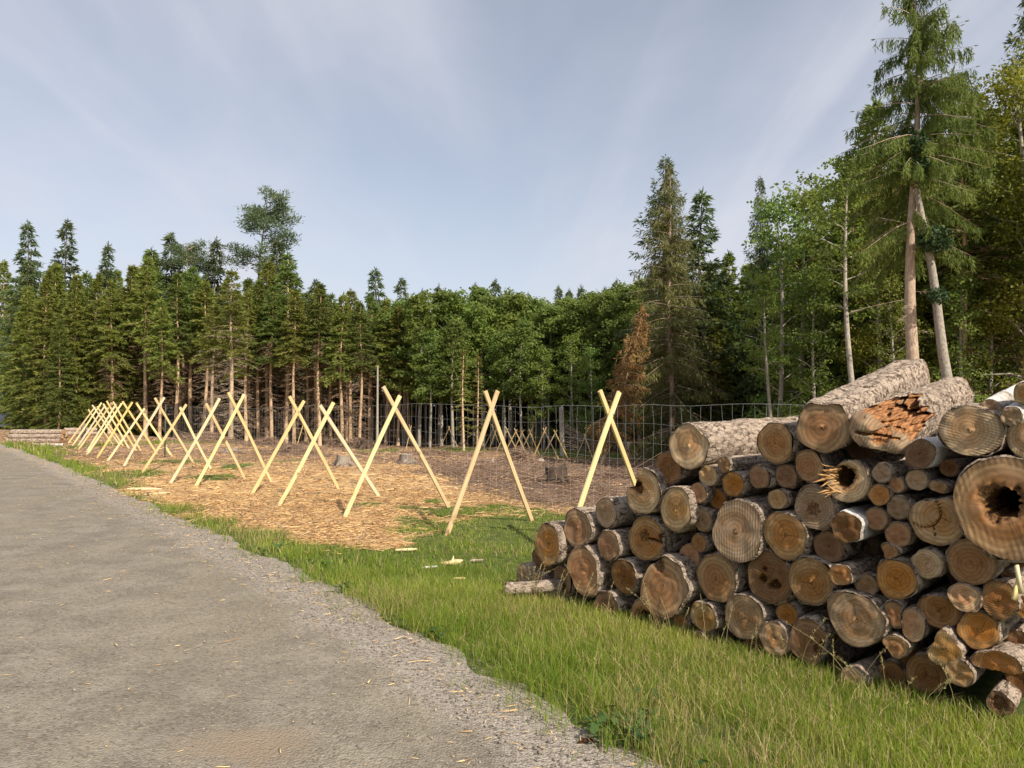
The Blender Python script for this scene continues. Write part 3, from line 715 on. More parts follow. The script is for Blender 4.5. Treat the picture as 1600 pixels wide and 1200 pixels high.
# leafy stand
L_D = 'green leafy alder with a thin pale stem in the stand behind the fence'
for px, dp, ty, kv in [(632, 66, 470, 'D0'), (655, 64, 462, 'D1'), (690, 66, 455, 'D0'), (672, 62, 520, 'D2'), (722, 66, 462, 'D1'), (742, 69, 452, 'D2'),
                       (708, 62, 500, 'D0'), (770, 66, 462, 'D0'), (798, 65, 458, 'D1'), (830, 66, 470, 'D2'), (788, 62, 520, 'D2'), (858, 64, 478, 'D0'),
                       (880, 66, 470, 'D1'), (850, 60, 545, 'D1'), (905, 63, 470, 'D0'), (925, 64, 460, 'D2'), (945, 62, 462, 'D1'), (925, 57, 540, 'L0'),
                       (960, 60, 458, 'D0'), (895, 59, 520, 'L1'), (975, 62, 452, 'D1'), (755, 64, 480, 'D1'), (815, 61, 500, 'D0')]:
    lk = {'D0': 'green alder with bare lower stem', 'D1': 'light green broad-crowned alder', 'D2': 'green alder with a high narrow crown', 'L0': 'low dark leafy tree green to the ground', 'L1': 'low light green leafy tree'}[kv]
    plant(kv, 'alder_tree', px, dp, ty, lk + (' at the front of the leafy stand' if dp < 62.5 else (' inside the front of the leafy stand' if dp < 65.5 else ' at the back of the leafy stand')), group='leafy trees behind the fence', wide=1.15)
L_T = 'spruce tip showing above the leafy alders'
for px, dp, ty in [(685, 80, 448), (742, 82, 446), (775, 80, 440), (825, 82, 462), (872, 80, 450), (890, 84, 456), (910, 82, 450), (965, 78, 440), (660, 82, 456), (712, 84, 458), (945, 84, 452)]:
    plant('T%d' % (px % 2), 'spruce_tree', px, dp, ty, L_T, group='spruce tips above the alders')
for px, ty in [(725, 548), (746, 556)]:
    plant('Y0', 'spruce_tree', px, 58, ty, 'thin yellow-green young spruce in front of the dark alders', group='young spruces before the alders')
plant('Y0', 'spruce_tree', 832, 54, 648, 'small bright young spruce bush beside the trestles near the fence', H=2.6, wide=1.6)

# right-hand trees
H = at_depth(1045, 252, 45)[2] + 1.5
reg('BIG', H, spruce(101, H, 1.0, 3.9, .46, 6, .34, hang=.55, spl=.30, spw=.052, dens=1.3, sparse=.18, dead=(45, 2.2), tr=.0125, power=.7), {'trunk': M['trunk_big'], 'crown': M['spruce_yellow'], 'branchwork': M['deadtwig_pale']})
reg('BIG2', H, spruce(104, H, 3.0, 3.0, .42, 6, .30, hang=.35, spl=.30, spw=.06, dens=1.2, tr=.0125, power=.72), {'trunk': M['trunk_grey'], 'crown': M['spruce_blue']})
plant('BIG', 'spruce_tree', 1048, 44, 262, 'large yellowing spruce with drooping half-bare boughs behind the wire fence', rotz=.3, wide=.92)
plant('BIG2', 'spruce_tree', 1040, 47.5, 250, 'large dark spruce right behind the yellowing spruce', rotz=1.3, wide=1.12)
plant('T0', 'spruce_tree', 1098, 48, 303, 'slender spruce with tiered top beside the large yellowing spruce', wide=1.2)
plant('A0', 'spruce_tree', 1140, 50, 398, 'lower green spruce between the slender and the dark spruce', wide=1.0)
plant('A2', 'spruce_tree', 1120, 46, 500, 'short green spruce with boughs near the ground under the slender spruce', wide=1.2)
plant('BIG2', 'spruce_tree', 1190, 45, 280, 'dark pointed spruce beside the leafy trees above the logs', rotz=2.1, wide=.62)
dd = spruce(111, 11, 1.6, 2.1, .36, 6, .5, hang=.5, spl=.26, spw=.055, dens=1.5, dead=(60, 1.5), tr=.0095, lean=.26, sparse=.15)
reg('DEAD', 11, dd, {'trunk': M['trunk'], 'crown': M['spruce_dead'], 'branchwork': M['deadtwig']})
plant('DEAD', 'spruce_tree', 940, 42, 480, 'leaning dead spruce with rust-brown needles beside the yellowing spruce', rotz=-.1)
for px, dp, ty, kv, lab in [(1218, 38, 300, 'L0', 'leafy tree with pale stem just above the small cut logs'),
                            (1252, 40, 292, 'L1', 'broad leafy tree between the dark spruce and the thin crooked tree'),
                            (1290, 42, 270, 'L0', 'tall leafy tree behind the thin crooked tree'),
                            (1275, 36, 420, 'L0', 'low leafy tree with dark foliage over the big top log'),
                            (1372, 36, 275, 'M1', 'yellow-green leafy tree beside the twin-stemmed spruce'),
                            (1400, 34, 430, 'L1', 'low leafy shrubby tree behind the twin stems'),
                            (1505, 33, 420, 'L1', 'leafy sapling beside the twin stems with light green leaves'),
                            (1545, 36, 330, 'L0', 'green leafy tree between the twin-stemmed spruce and the yellow-green crown'),
                            (1606, 33, 95, 'M1', 'tall yellow-green leafy tree next to the ragged dark spruce')]:
    plant(kv, 'leafy_tree', px, dp, ty, lab, wide=1.0)
H = 13.0
reg('THIN', H, leafy(121, H, .50, 1.7, 24, .15, 26, 6, .38, lean=-.055, tr=.0105, curve=.45), {'trunk': M['trunk_pale'], 'crown': M['alder_light']})
plant('THIN', 'leafy_tree', 1345, 34, 238, 'thin crooked tree with a bare pale stem and sparse leafy top', rotz=0.0)
plant('THIN', 'leafy_tree', 1207, 36, 430, 'slim bare-stemmed tree rising behind the cut logs beside the dark spruce', rotz=.9)
for px, dp, ty, kv in [(1372, 46, 165, 'A0'), (1330, 48, 260, 'A1'), (1500, 42, 120, 'A0'), (1535, 40, 150, 'A1'), (1460, 44, 200, 'A2'), (1420, 46, 230, 'A0')]:
    plant(kv, 'spruce_tree', px, dp, ty, 'dark spruce filling the wood behind the twin-stemmed spruce', group='dark spruces behind the twin stems', wide=1.1)
H = at_depth(1440, -14, 29)[2] + 1.4
tw = spruce(133, H, 9.0, 2.9, .50, 6, .50, hang=.74, spl=.20, spw=.034, dens=3.0, dead=(18, 2.6), tr=.0140, lean=.024, power=.34, sparse=.16)
T2 = MB(); zz2 = np.linspace(0, 11, 12); T2.tube(np.stack([1.78 - .142 * zz2 + .05 * np.sin(zz2), -.15 + 0 * zz2, zz2], 1), .235 - .012 * zz2, 10)
tw['second_stem'] = T2.mesh('second_stem')


def leaf_ball(r, cen, size, n, leaf):
    q = r.normal(size=(n, 3)); q /= np.linalg.norm(q, axis=1)[:, None]; q *= (r.random((n, 1)) ** .4) * np.array(size)
    Nn = unit(q + r.normal(size=(n, 3)) * .4); u = unit(np.cross(Nn, r.normal(size=(n, 3)))); v = np.cross(Nn, u); l = leaf * r.uniform(.6, 1.3, n)[:, None]; P = np.asarray(cen) + q
    return np.stack([P - u * l * .5, P + v * l * .4, P + u * l * .5, P - v * l * .4], 1).reshape(-1, 3)


r_ = np.random.default_rng(5)
def ivy_mesh(spots):
    V = np.vstack([leaf_ball(r_, c, s, n, .12) for c, s, n in spots]); n = len(V) // 4
    return np_mesh('ivy', V, np.arange(4 * n).reshape(n, 4), {'tint': np.repeat(r_.uniform(0, 1, n), 4)})


tx0 = (1427 - 800) / FPX * 29; tz0 = tz(tx0, 29) - .05
def loc29(px, py): p = at_depth(px, py, 28.3); return (p[0] - tx0, -.7, p[2] - tz0)
tw['ivy'] = ivy_mesh([(loc29(1438, 225), (.42, .4, .55), 420), (loc29(1440, 262), (.45, .4, .4), 340), (loc29(1461, 374), (.66, .5, .50), 1300), (loc29(1466, 462), (.36, .4, .34), 260)])
reg('TWIN', H, tw, {'trunk': M['trunk_big'], 'crown': M['spruce'], 'branchwork': M['deadtwig_pale'], 'second_stem': M['trunk_pale'], 'ivy': M['ivy']})
plant('TWIN', 'spruce_tree', 1427, 29, None, 'tall twin-stemmed spruce with drooping boughs and ivy clumps above the top logs', H=H, rotz=0.0)
iv = leafy(141, 3.2, .15, .75, 14, .12, 26, 5, .3, tr=.02); reg('IVYBUSH', 3.2, iv, {'trunk': M['trunk_grey'], 'crown': M['ivy']})
plant('IVYBUSH', 'leafy_bush', 1492, 27, None, 'dark green bush at the foot of the twin stems just above the rotten log', cat='bush', H=3.6, wide=1.1)
plant('BIG2', 'spruce_tree', 1640, 37, -120, 'ragged dark spruce towering over the yellow-green leafy tree', rotz=.7, wide=.62)

for px, dp, ty, kv in [(-14, 124, 470, 'A0'), (12, 122, 480, 'A2'), (24, 126, 455, 'A0'), (-30, 128, 440, 'A1')]:
    plant(kv, 'spruce_tree', px, dp, ty, 'distant spruce on the rise behind the paved road', group='spruces behind the paved road', wide=1.2)
# the depth of the forest behind the edge
def top_at(px): return np.interp(px, [-100, 0, 200, 400, 480, 620, 700, 960, 1040, 1150, 1300, 1400, 1500, 1700], [420, 410, 425, 420, 465, 465, 466, 462, 400, 420, 320, 250, 200, 150])


nf = 0
for row, (back, step) in enumerate([(5, 2.7), (9, 2.9), (13, 3.1), (18, 3.2), (24, 3.0)]):
    px = -60.0
    while px < 1720:
        ed = np.interp(px, EDGE_DEPTH_X, EDGE_DEPTH_Y) + back; dp = ed + RNG.uniform(-1.5, 1.5)
        if px > 1000 and row > 3: pass
        rightside = px > 1010
        kv = ('A%d' % RNG.integers(0, 3)) if (row >= 3 or px < 200) else ('B%d' % RNG.integers(0, 4))
        if 640 < px < 980 and row < 3: kv = 'D%d' % RNG.integers(0, 3)
        if rightside and row < 2 and px < 1500: kv = 'L%d' % RNG.integers(0, 2) if RNG.random() < .35 else 'A%d' % RNG.integers(0, 3)
        ty = top_at(px) + RNG.uniform(-2, 45)
        if px < 26 and dp < 122: px += 25; continue
        nm, lab, grp = ('alder_tree', 'alder deeper in the leafy stand', 'alders inside the stand') if kv[0] == 'D' else \
            (('leafy_tree', 'leafy tree deeper in the wood above the log pile', 'leafy trees inside the wood') if kv[0] == 'L' else
             ('spruce_tree', ('bare-stemmed spruce' if kv[0] == 'B' else 'spruce green to the ground') + ' hidden deep behind ' + ('the dense spruces at the road bend' if px < 210 else 'the bare-stemmed plantation' if px < 640 else 'the alder stand' if px < 985 else 'the yellowing spruce' if px < 1150 else 'the leafy trees above the pile' if px < 1400 else 'the twin-stemmed spruce'), 'spruces inside the forest'))
        plant(kv, nm, px, dp, ty, lab, group=grp, wide=1.15); nf += 1
        px += step / dp * FPX * RNG.uniform(.75, 1.25)

# ------------------------------------------------------------------ crossed-board trestles
UA = np.array([.74, .67])


def rotm(xa, ya, za): return np.stack([xa, ya, za], 1)


def board_mesh(L, wd, th, seed):
    """one sawn board along local Z with slightly eased edges and a gentle warp"""
    r = np.random.default_rng(seed); mb = MB(); n = 7; z = np.linspace(0, L, n); e = .004
    prof = np.array([(-wd / 2 + e, -th / 2), (wd / 2 - e, -th / 2), (wd / 2, -th / 2 + e), (wd / 2, th / 2 - e), (wd / 2 - e, th / 2), (-wd / 2 + e, th / 2), (-wd / 2, th / 2 - e), (-wd / 2, -th / 2 + e)])
    bend = r.normal() * .010 * np.sin(z / L * math.pi); bend2 = r.normal() * .006 * np.sin(z / L * 6)
    V = np.concatenate([np.stack([prof[:, 0] * (1 + .02 * r.normal()) + bend[i], prof[:, 1] + bend2[i], np.full(8, z[i] + (r.normal() * .004 if i in (0, n - 1) else 0))], 1) for i in range(n)])
    F = [(i * 8 + q, i * 8 + (q + 1) % 8, (i + 1) * 8 + (q + 1) % 8, (i + 1) * 8 + q) for i in range(n - 1) for q in range(8)]
    me = bpy.data.meshes.new('board'); me.from_pydata([tuple(v) for v in V], [], F + [tuple(range(7, -1, -1)), tuple((n - 1) * 8 + q for q in range(8))]); me.update(); return me


BOARDS = [board_mesh(1.0, 1, 1, 900 + k) for k in range(1)]
NAIL = MB(); NAIL.tube([(0, 0, 0), (0, 0, .012)], .008, 6, cap=True); NAIL = NAIL.mesh('nail'); NAIL.materials.append(M['nail'])


def trestle(c, u, label, group, seed, mats, hc=1.52, ext=.27, half=.93):
    r = np.random.default_rng(seed); u = np.array([u[0], u[1]]); u /= np.linalg.norm(u); v = np.array([-u[1], u[0]])
    zc = tz(c[0], c[1]); e = thing('trestle', label, 'trestle', (c[0], c[1], zc), (0, 0, 0), group)
    hc += r.normal() * .05
    for s in (-1, 1):
        hf = half * (1 + r.normal() * .08)
        foot = np.array([u[0] * hf * s, u[1] * hf * s]); fz = tz(c[0] + foot[0], c[1] + foot[1]) - zc - .06
        f3 = np.array([foot[0], foot[1], fz]); x3 = np.array([r.normal() * .015, r.normal() * .015, hc]); d = x3 - f3; Lc = np.linalg.norm(d); d /= Lc
        L = Lc + ext * (1 + r.normal() * .22)
        sidev = np.array([v[0], v[1], 0]); sidev = sidev - d * (sidev @ d); sidev /= np.linalg.norm(sidev); wv = np.cross(sidev, d)
        f3 = f3 + sidev * (.019 * s)
        o = link('board', board_mesh(L, .060, .030, seed * 2 + s), mats[0 if s < 0 else 1], e)
        o.matrix_local = Matrix.Translation(Vector(f3)) @ Matrix(rotm(wv, sidev, d).tolist()).to_4x4()
    n = link('nail', NAIL, None, e); n.matrix_local = Matrix.Translation(Vector((0, 0, hc)) + Vector((v[0], v[1], 0)) * -.045) @ Vector((-v[0], -v[1], 0)).to_track_quat('Z', 'Y').to_matrix().to_4x4()
    return e


ORD = ['first', 'second', 'third', 'fourth', 'fifth', 'sixth', 'seventh', 'eighth', 'ninth', 'tenth', 'eleventh', 'twelfth', 'thirteenth', 'fourteenth', 'fifteenth', 'sixteenth', 'seventeenth']
FRONT = [(867, 874), (682, 838), (530, 808), (427, 793), (387, 774), (297, 761), (260, 755), (222, 739), (191, 731), (170, 720.6), (148.4, 716), (136, 711), (131, 706), (125, 702), (118, 697.5), (112, 696), (104.7, 695)]
for k, (x, y) in enumerate(FRONT):
    f = ground_hit(x, y); u = UA / np.linalg.norm(UA); a = math.sin(k * 7.3 + 1) * .05
    u = np.array([u[0] * math.cos(a) - u[1] * math.sin(a), u[0] * math.sin(a) + u[1] * math.cos(a)])
    mats = [(M['board_pale'], M['board']), (M['board_worn'], M['board_worn']), (M['board_pale'], M['board']), (M['board_pale'], M['board_pale']), (M['board'], M['board']), (M['board_pale'], M['board'])][k % 6 if k < 6 else (k * 7) % 6]
    if k != 1 and mats[0] is M['board_worn']: mats = (M['board'], M['board_pale'])
    lab = 'weathered brown-stained crossed boards, second trestle of the roadside row from the log pile' if k == 1 else \
        f'pale crossed-board trestle, {ORD[k]} of the roadside row counted from the log pile'
    trestle(f[:2] + u * .93, u, lab, 'trestles of the roadside row', 300 + k, mats)
BACK = [(757, 702, .75, -.65), (763, 704, .7, -.7), (776, 708, .8, -.6), (789, 710, .8, -.6), (800, 709, .75, -.65), (811, 711, .8, -.6), (830, 716, .9, -.45), (848, 714, .85, -.5),
        (898, 722, .6, -.8), (944, 720, .8, .4), (1031, 713, .3, .95), (688, 700, .8, -.6)]
for k, (x, y, a, b) in enumerate(BACK):
    f = ground_hit(x, y); u = np.array([a, b]) / math.hypot(a, b)
    lab = 'lone small crossed-board trestle before the alders, standing apart from its row' if k == 11 else \
        ('crossed-board trestle beside the upright stump behind the log pile' if k == 9 else ('narrow crossed boards seen just past the dark star-cracked log' if k == 10 else f'small far crossed-board trestle, {ORD[8 - k] if k < 9 else ""} of the back row counted from the leaning post'))
    trestle(f[:2] + u * .9, u, lab, 'trestles of the back row', 340 + k, (M['board'], M['board']))
for k, (x, y) in enumerate([(210, 676), (281, 678), (347, 680), (412, 690), (473, 697), (532, 684), (588, 688), (641, 700)]):
    f = ground_hit(x, y)
    trestle(f[:2], np.array([.28, .96]), f'edge-on crossed-board trestle by the bare spruce stems, {ORD[7 - k]} from the lone trestle', 'trestles along the forest edge', 370 + k, (M['board'], M['board_worn']))

# ------------------------------------------------------------------ wire game fence behind the trestles
FA = np.array([5.0, 6.75]); FD = np.array([-.66, .751]); FD /= np.linalg.norm(FD); FL = 24.0
nS = int(FL / .15); st = np.arange(nS) * .15
fx = FA[0] + FD[0] * st; fy = FA[1] + FD[1] * st; fz = terrain(fx, fy)
fence = thing('wire_fence', 'galvanised wire mesh fence running behind the row of trestles', 'fence', (FA[0], FA[1], tz(*FA)))
o0 = np.array([FA[0], FA[1], tz(*FA)]); mb = MB(); hz = [.06, .2, .34, .5, .68, .88, 1.1, 1.34, 1.58]
for h in hz:
    sag = .015 * np.sin(st * 1.3 + h * 5)
    mb.tube(np.stack([fx, fy, fz + h + sag * (h > 1)], 1)[::2] - o0, .0008 if h < 1.5 else .0014, 4)
for q in range(nS):
    bow = .02 * math.sin(q * 1.7); bx, by = FD * bow
    hh = np.array([0, .8, 1.34, 1.58]); P = np.stack([fx[q] + np.array([0, 0, .8, 0]) * bx * (q % 3), fy[q] + np.array([0, 0, .8, 0]) * by, fz[q] + hh], 1)
    mb.tube(P - o0, .0008, 3)
tag(link('wire_mesh', mb.mesh('wire_mesh'), M['wire'], fence), kind='stuff')
pm = MB(); pm.tube([(0, 0, -.1), (0, 0, 1.66)], .022, 6, cap=True); pm = pm.mesh('post')
for s in (1.0, 23.9):
    x, y = FA + FD * s; link('post', pm, M['steelpost'], fence, (x - o0[0], y - o0[1], tz(x, y) - o0[2]))


def stem_mesh(name, H, r0, r1, sides=10, jag=0.0, seed=0, lean=0.0, knob=.12):
    r = np.random.default_rng(seed); n = 7; z = np.linspace(-.15, H, n); mb = MB()
    an = np.arange(sides) * 2 * math.pi / sides; m1 = 1 + knob * r.normal(size=sides)
    V = []
    for i in range(n):
        t = i / (n - 1); rr = (r0 * (1 - t) ** 2 + r1 * (1 - (1 - t) ** 2)) * m1
        zz_ = z[i] + (r.normal(size=sides) * jag if i == n - 1 else 0)
        V.append(np.stack([np.cos(an) * rr + lean * z[i], np.sin(an) * rr, zz_ + 0 * an], 1))
    V = np.vstack(V); i, j = np.meshgrid(np.arange(n - 1), np.arange(sides), indexing='ij'); i = i.ravel(); j = j.ravel(); k = (j + 1) % sides
    mb.add(V, np.stack([i * sides + j, i * sides + k, (i + 1) * sides + k, (i + 1) * sides + j], 1))
    me = mb.mesh(name, True)
    top = V[-sides:] + np.array([0, 0, .003]); cen = top.mean(0) - np.array([0, 0, jag])
    mt = MB(); mt.add(np.vstack([top * .985 + cen * .015, cen]), [(q, (q + 1) % sides, sides) for q in range(sides)])
    return me, mt.mesh('cut_top')


# leaning dead post with brushwood
p = ground_hit(879, 713); e = thing('dead_post', 'pale leaning dead post with brittle branches beside the back row of trestles', 'post', tuple(p))
hgt = at_depth(875, 636, p[1])[2] - p[2]
a, b = stem_mesh('post', hgt, .20, .14, 8, .03, 3, -.03); link('post', a, M['trunk_pale'], e); link('cut_top', b, M['trunk_pale'], e)
mb = MB(); r = np.random.default_rng(33)
for _ in range(60):
    z0 = r.uniform(.3, hgt * .75); q = np.array([r.uniform(1.0, 3.0), r.uniform(-.6, .6), -z0 * r.uniform(.6, 1.) + .2])
    s = np.linspace(0, 1, 4)[:, None]; mb.tube(np.array([0, 0, z0]) + q * s + np.array([0, 0, .4]) * (s - s ** 2), np.linspace(.022, .008, 4), 3, r.random())
tag(link('branchwork', mb.mesh('branchwork'), M['deadtwig_pale'], e), kind='stuff')
# bare snag pole among the spruces
x = (590 - 800) / FPX * 60; e = thing('snag', 'bare broken pale trunk without branches before the bare spruce stems', 'dead tree', (x, 60, tz(x, 60)))
a, b = stem_mesh('trunk', at_depth(590, 572, 60)[2] - tz(x, 60), .12, .07, 8, .08, 5); link('trunk', a, M['trunk_pale'], e); link('broken_top', b, M['splinter'], e)
# fence post near the far end
p = ground_hit(130, 694); e = thing('wooden_post', 'short dark wooden post between the far trestles of the roadside row', 'post', tuple(p)); a, b = stem_mesh('post', .95, .10, .09, 8, .01, 6)
link('post', a, M['trunk_grey'], e); link('cut_top', b, M['post'], e)


# ------------------------------------------------------------------ logs
def log_parts(e, r, L, tone, seed, bark='bark', outline=None, amp=.035, hole=None, dents=(), taper=.95, hi=False, opening=None, nrings=12, bow=0.0, broken=None):
    """children of Empty e: bark sleeve, cut face, far end. Local axes: +Y into the pile, X right, Z up"""
    g_ = np.random.default_rng(seed); N = 96 if hi else 48; an = np.arange(N) * 2 * math.pi / N
    if outline is not None:
        ol = np.asarray(outline, float); q = len(ol); base = np.interp(an, np.arange(q + 1) * 2 * math.pi / q, np.append(ol, ol[0])); k5 = np.array([.25, .5, .25]) if N == 48 else np.array([.1, .2, .4, .2, .1])
        base = np.convolve(np.concatenate([base[-4:], base, base[:4]]), k5, 'same')[4:-4]
    else: base = np.ones(N)
    for h in (2, 3, 4, 5, 7): base = base + amp * g_.normal() / h ** .6 * np.cos(h * an + g_.uniform(0, 6))
    # --- bark sleeve
    nl = 60 if hi else 16
    ss = np.concatenate([[0, .004], np.linspace(.012, 1, nl) ** 1.25]) * L; n = len(ss)
    AN, S_ = np.meshgrid(an, ss); rad = np.tile(base, (n, 1)) * (1 + (taper - 1) * S_ / L)
    rad = rad * r; nzv = .030 * vnoise(AN * 4.0 / math.pi * 2 + 0 * S_, S_ * 5, 1., seed % 97) + .016 * vnoise(AN * 9.0, S_ * 14, 1., seed % 89)
    nzv *= (1 - np.clip((AN - 5.6) / .68, 0, 1))      # close the seam
    rad += nzv * min(r * 4, 1) * .55
    rotv = np.zeros_like(rad)
    if opening is not None:
        a0, a1, s0, s1, dep = opening
        m = sstep(a0, a0 + .35, AN + .2 * vnoise(S_, AN, 9, 3)) * sstep(a1, a1 - .35, AN + .2 * vnoise(S_, AN, 8, 4)) * sstep(s1, s1 - .25, S_ + .12 * vnoise(AN * 4, S_ * 5, 1, 8))
        rr = .55 + .45 * np.abs(vnoise(AN * 6, S_ * 12, 1, 9)); rad = rad - m * dep * r * rr; rotv = m * (.35 + .65 * sstep(.35, .8, m) * (vnoise(AN * 3, S_ * 4, 1, 5) > -.55))
    rad[0] *= .955; rad[1] *= .99
    bx = bow * S_ ** 2
    rec = (lambda x, z: broken[0] * sstep(broken[3], broken[4], x * broken[1] + z * broken[2] + .10 * vnoise(x * 5, z * 5, 1, 61)) * (1 + .35 * vnoise(x * 9, z * 9, 1, 62))) if broken else (lambda x, z: 0 * x)
    Yv = S_ + rec(np.cos(AN) * base[None], np.sin(AN) * base[None]) * (1 - S_ / L)
    V = np.stack([np.cos(AN) * rad, Yv + .004 * vnoise(AN * 6, S_ * 0, 1., seed % 31), np.sin(AN) * rad + bx], -1).reshape(-1, 3)
    i, j = np.meshgrid(np.arange(n - 1), np.arange(N), indexing='ij'); i = i.ravel(); j = j.ravel(); k = (j + 1) % N
    F = np.stack([i * N + j, (i + 1) * N + j, (i + 1) * N + k, i * N + k], 1)
    link('bark', np_mesh('bark', V, F, {'rot': rotv.ravel()}, True), M[bark], e)
    # --- cut face in unit coordinates
    K = nrings if not dents else 26
    hx, hz_, hr = hole if hole else (0, 0, .03)
    tt = np.linspace(0, 1, K) ** .9; outer = np.stack([np.cos(an) * base, np.sin(an) * base], 1) * .967
    hrr = hr * (1 + (.18 * vnoise(an * 5, an * 0, 1, seed % 41) if hole else 0)); inner = np.stack([hx + np.cos(an) * hrr, hz_ + np.sin(an) * hrr], 1)
    Q = inner[None] * (1 - tt)[:, None, None] + outer[None] * tt[:, None, None]; Q = Q.reshape(-1, 2)
    dy = .012 / max(r, .05) * vnoise(Q[:, 0] * 3, Q[:, 1] * 3, 1, seed % 53) * .5; rot = np.zeros(len(Q))
    dy += Q[:, 0] * g_.normal() * .05 + Q[:, 1] * g_.normal() * .05
    if hole:
        dd_ = np.hypot(Q[:, 0] - hx, Q[:, 1] - hz_); rot = np.maximum(rot, sstep(hr * 1.4, hr * .95, dd_ + .12 * vnoise(Q[:, 0] * 7, Q[:, 1] * 7, 1, 5))); dy += rot * .08 * (1 + vnoise(Q[:, 0] * 12, Q[:, 1] * 12, 1, 6))
    for dn in dents:
        if dn[0] == 'pit':
            _, dx, dz, dr, dep = dn; q = np.hypot(Q[:, 0] - dx, Q[:, 1] - dz) / dr + .25 * vnoise(Q[:, 0] * 9, Q[:, 1] * 9, 1, 7); m = sstep(1.2, .7, q)
        elif dn[0] == 'arc':
            _, dx, dz, dr, wd, dep, a0, a1 = dn; q = np.hypot(Q[:, 0] - dx, Q[:, 1] - dz); aa = np.mod(np.arctan2(Q[:, 1] - dz, Q[:, 0] - dx), 6.2832); m = sstep(wd, wd * .3, np.abs(q - dr)) * (aa > a0) * (aa < a1)
        else:
            _, x0, z0, x1, z1, wd, dep = dn; ex_, ez_ = x1 - x0, z1 - z0; t_ = np.clip(((Q[:, 0] - x0) * ex_ + (Q[:, 1] - z0) * ez_) / (ex_ ** 2 + ez_ ** 2), 0, 1)
            m = sstep(wd, wd * .3, np.hypot(Q[:, 0] - x0 - t_ * ex_, Q[:, 1] - z0 - t_ * ez_))
        dy += m * dep; rot = np.maximum(rot, m)
    if broken:
        q = rec(Q[:, 0], Q[:, 1]); dy += q / r + .25 * sstep(.1, .5, q / broken[0]) * vnoise(Q[:, 0] * 10, Q[:, 1] * 10, 1, 63) ; rot = np.maximum(rot, sstep(.10, .35, q / broken[0]) * (vnoise(Q[:, 0] * 3, Q[:, 1] * 3, 1, 64) > -.6))
    V = np.stack([Q[:, 0], dy, Q[:, 1]], 1)
    i, j = np.meshgrid(np.arange(K - 1), np.arange(N), indexing='ij'); i = i.ravel(); j = j.ravel(); k = (j + 1) % N
    F4 = np.stack([i * N + j, (i + 1) * N + j, (i + 1) * N + k, i * N + k], 1)[:, ::-1]; Fs = [F4]
    if not hole:
        V = np.vstack([V, [[hx, dy[:N].mean(), hz_]]]); rot = np.append(rot, rot[:N].mean()); c_ = len(V) - 1; jj = np.arange(N); Fs.append(np.stack([np.full(N, c_), (jj + 1) % N, jj], 1)[:, ::-1])
    fc = link('cut_face', np_mesh('cut_face', V, Fs, {'rot': rot}, True), M['cut_' + tone], e, (0, -.003, 0), None, (r, r, r))
    if hole:
        mb = MB(); d = np.linspace(0, 1, 8)
        P = np.stack([np.concatenate([np.stack([hx * r + np.cos(an) * hrr * r * (1 - .25 * q + .1 * vnoise(an * 4, an * 0 + q * 6, 1, 3)), np.full(N, q * .9 + (dy[:N] * r if q == 0 else 0)), hz_ * r + np.sin(an) * hrr * r * (1 - .25 * q)], 1) for q in d])])[0]
        i, j = np.meshgrid(np.arange(7), np.arange(N), indexing='ij'); i = i.ravel(); j = j.ravel(); k = (j + 1) % N
        mb.add(P, np.stack([i * N + j, i * N + k, (i + 1) * N + k, (i + 1) * N + j], 1)); mb.add(np.vstack([P[-N:], P[-N:].mean(0)]), [(q, N, (q + 1) % N) for q in range(N)])
        ho = link('hollow', mb.mesh('hollow'), M['rotwood'], fc); ho.matrix_parent_inverse = Matrix.LocRotScale(Vector((0, -.003, 0)), None, Vector((r, r, r))).inverted()
    # --- far end
    rr = base * r * taper * .985; V = np.vstack([np.stack([np.cos(an) * rr, np.full(N, L - .002), np.sin(an) * rr + bow * L * L], 1), [[0, L - .002, bow * L * L]]])
    link('far_end', np_mesh('far_end', V, np.stack([np.arange(N), np.full(N, N), (np.arange(N) + 1) % N], 1), {'rot': np.zeros(N + 1)}), M['cut_' + tone], e)
    return base


PP0 = np.array([.16, 6.63]); PD = np.array([2.42, -2.63]); PD /= np.linalg.norm(PD); PN = np.array([PD[1], -PD[0]])     # PN points out of the stack, to the road


def on_face(px, py, off):
    """point of the pile's front plane (pushed out by off metres) seen at a pixel"""
    d = ray(px, py); o = PP0 + PN * off
    t = (o @ PN) / (d[:2] @ PN); p = d * t; return np.array([p[0], p[1], CAMH + p[2]])


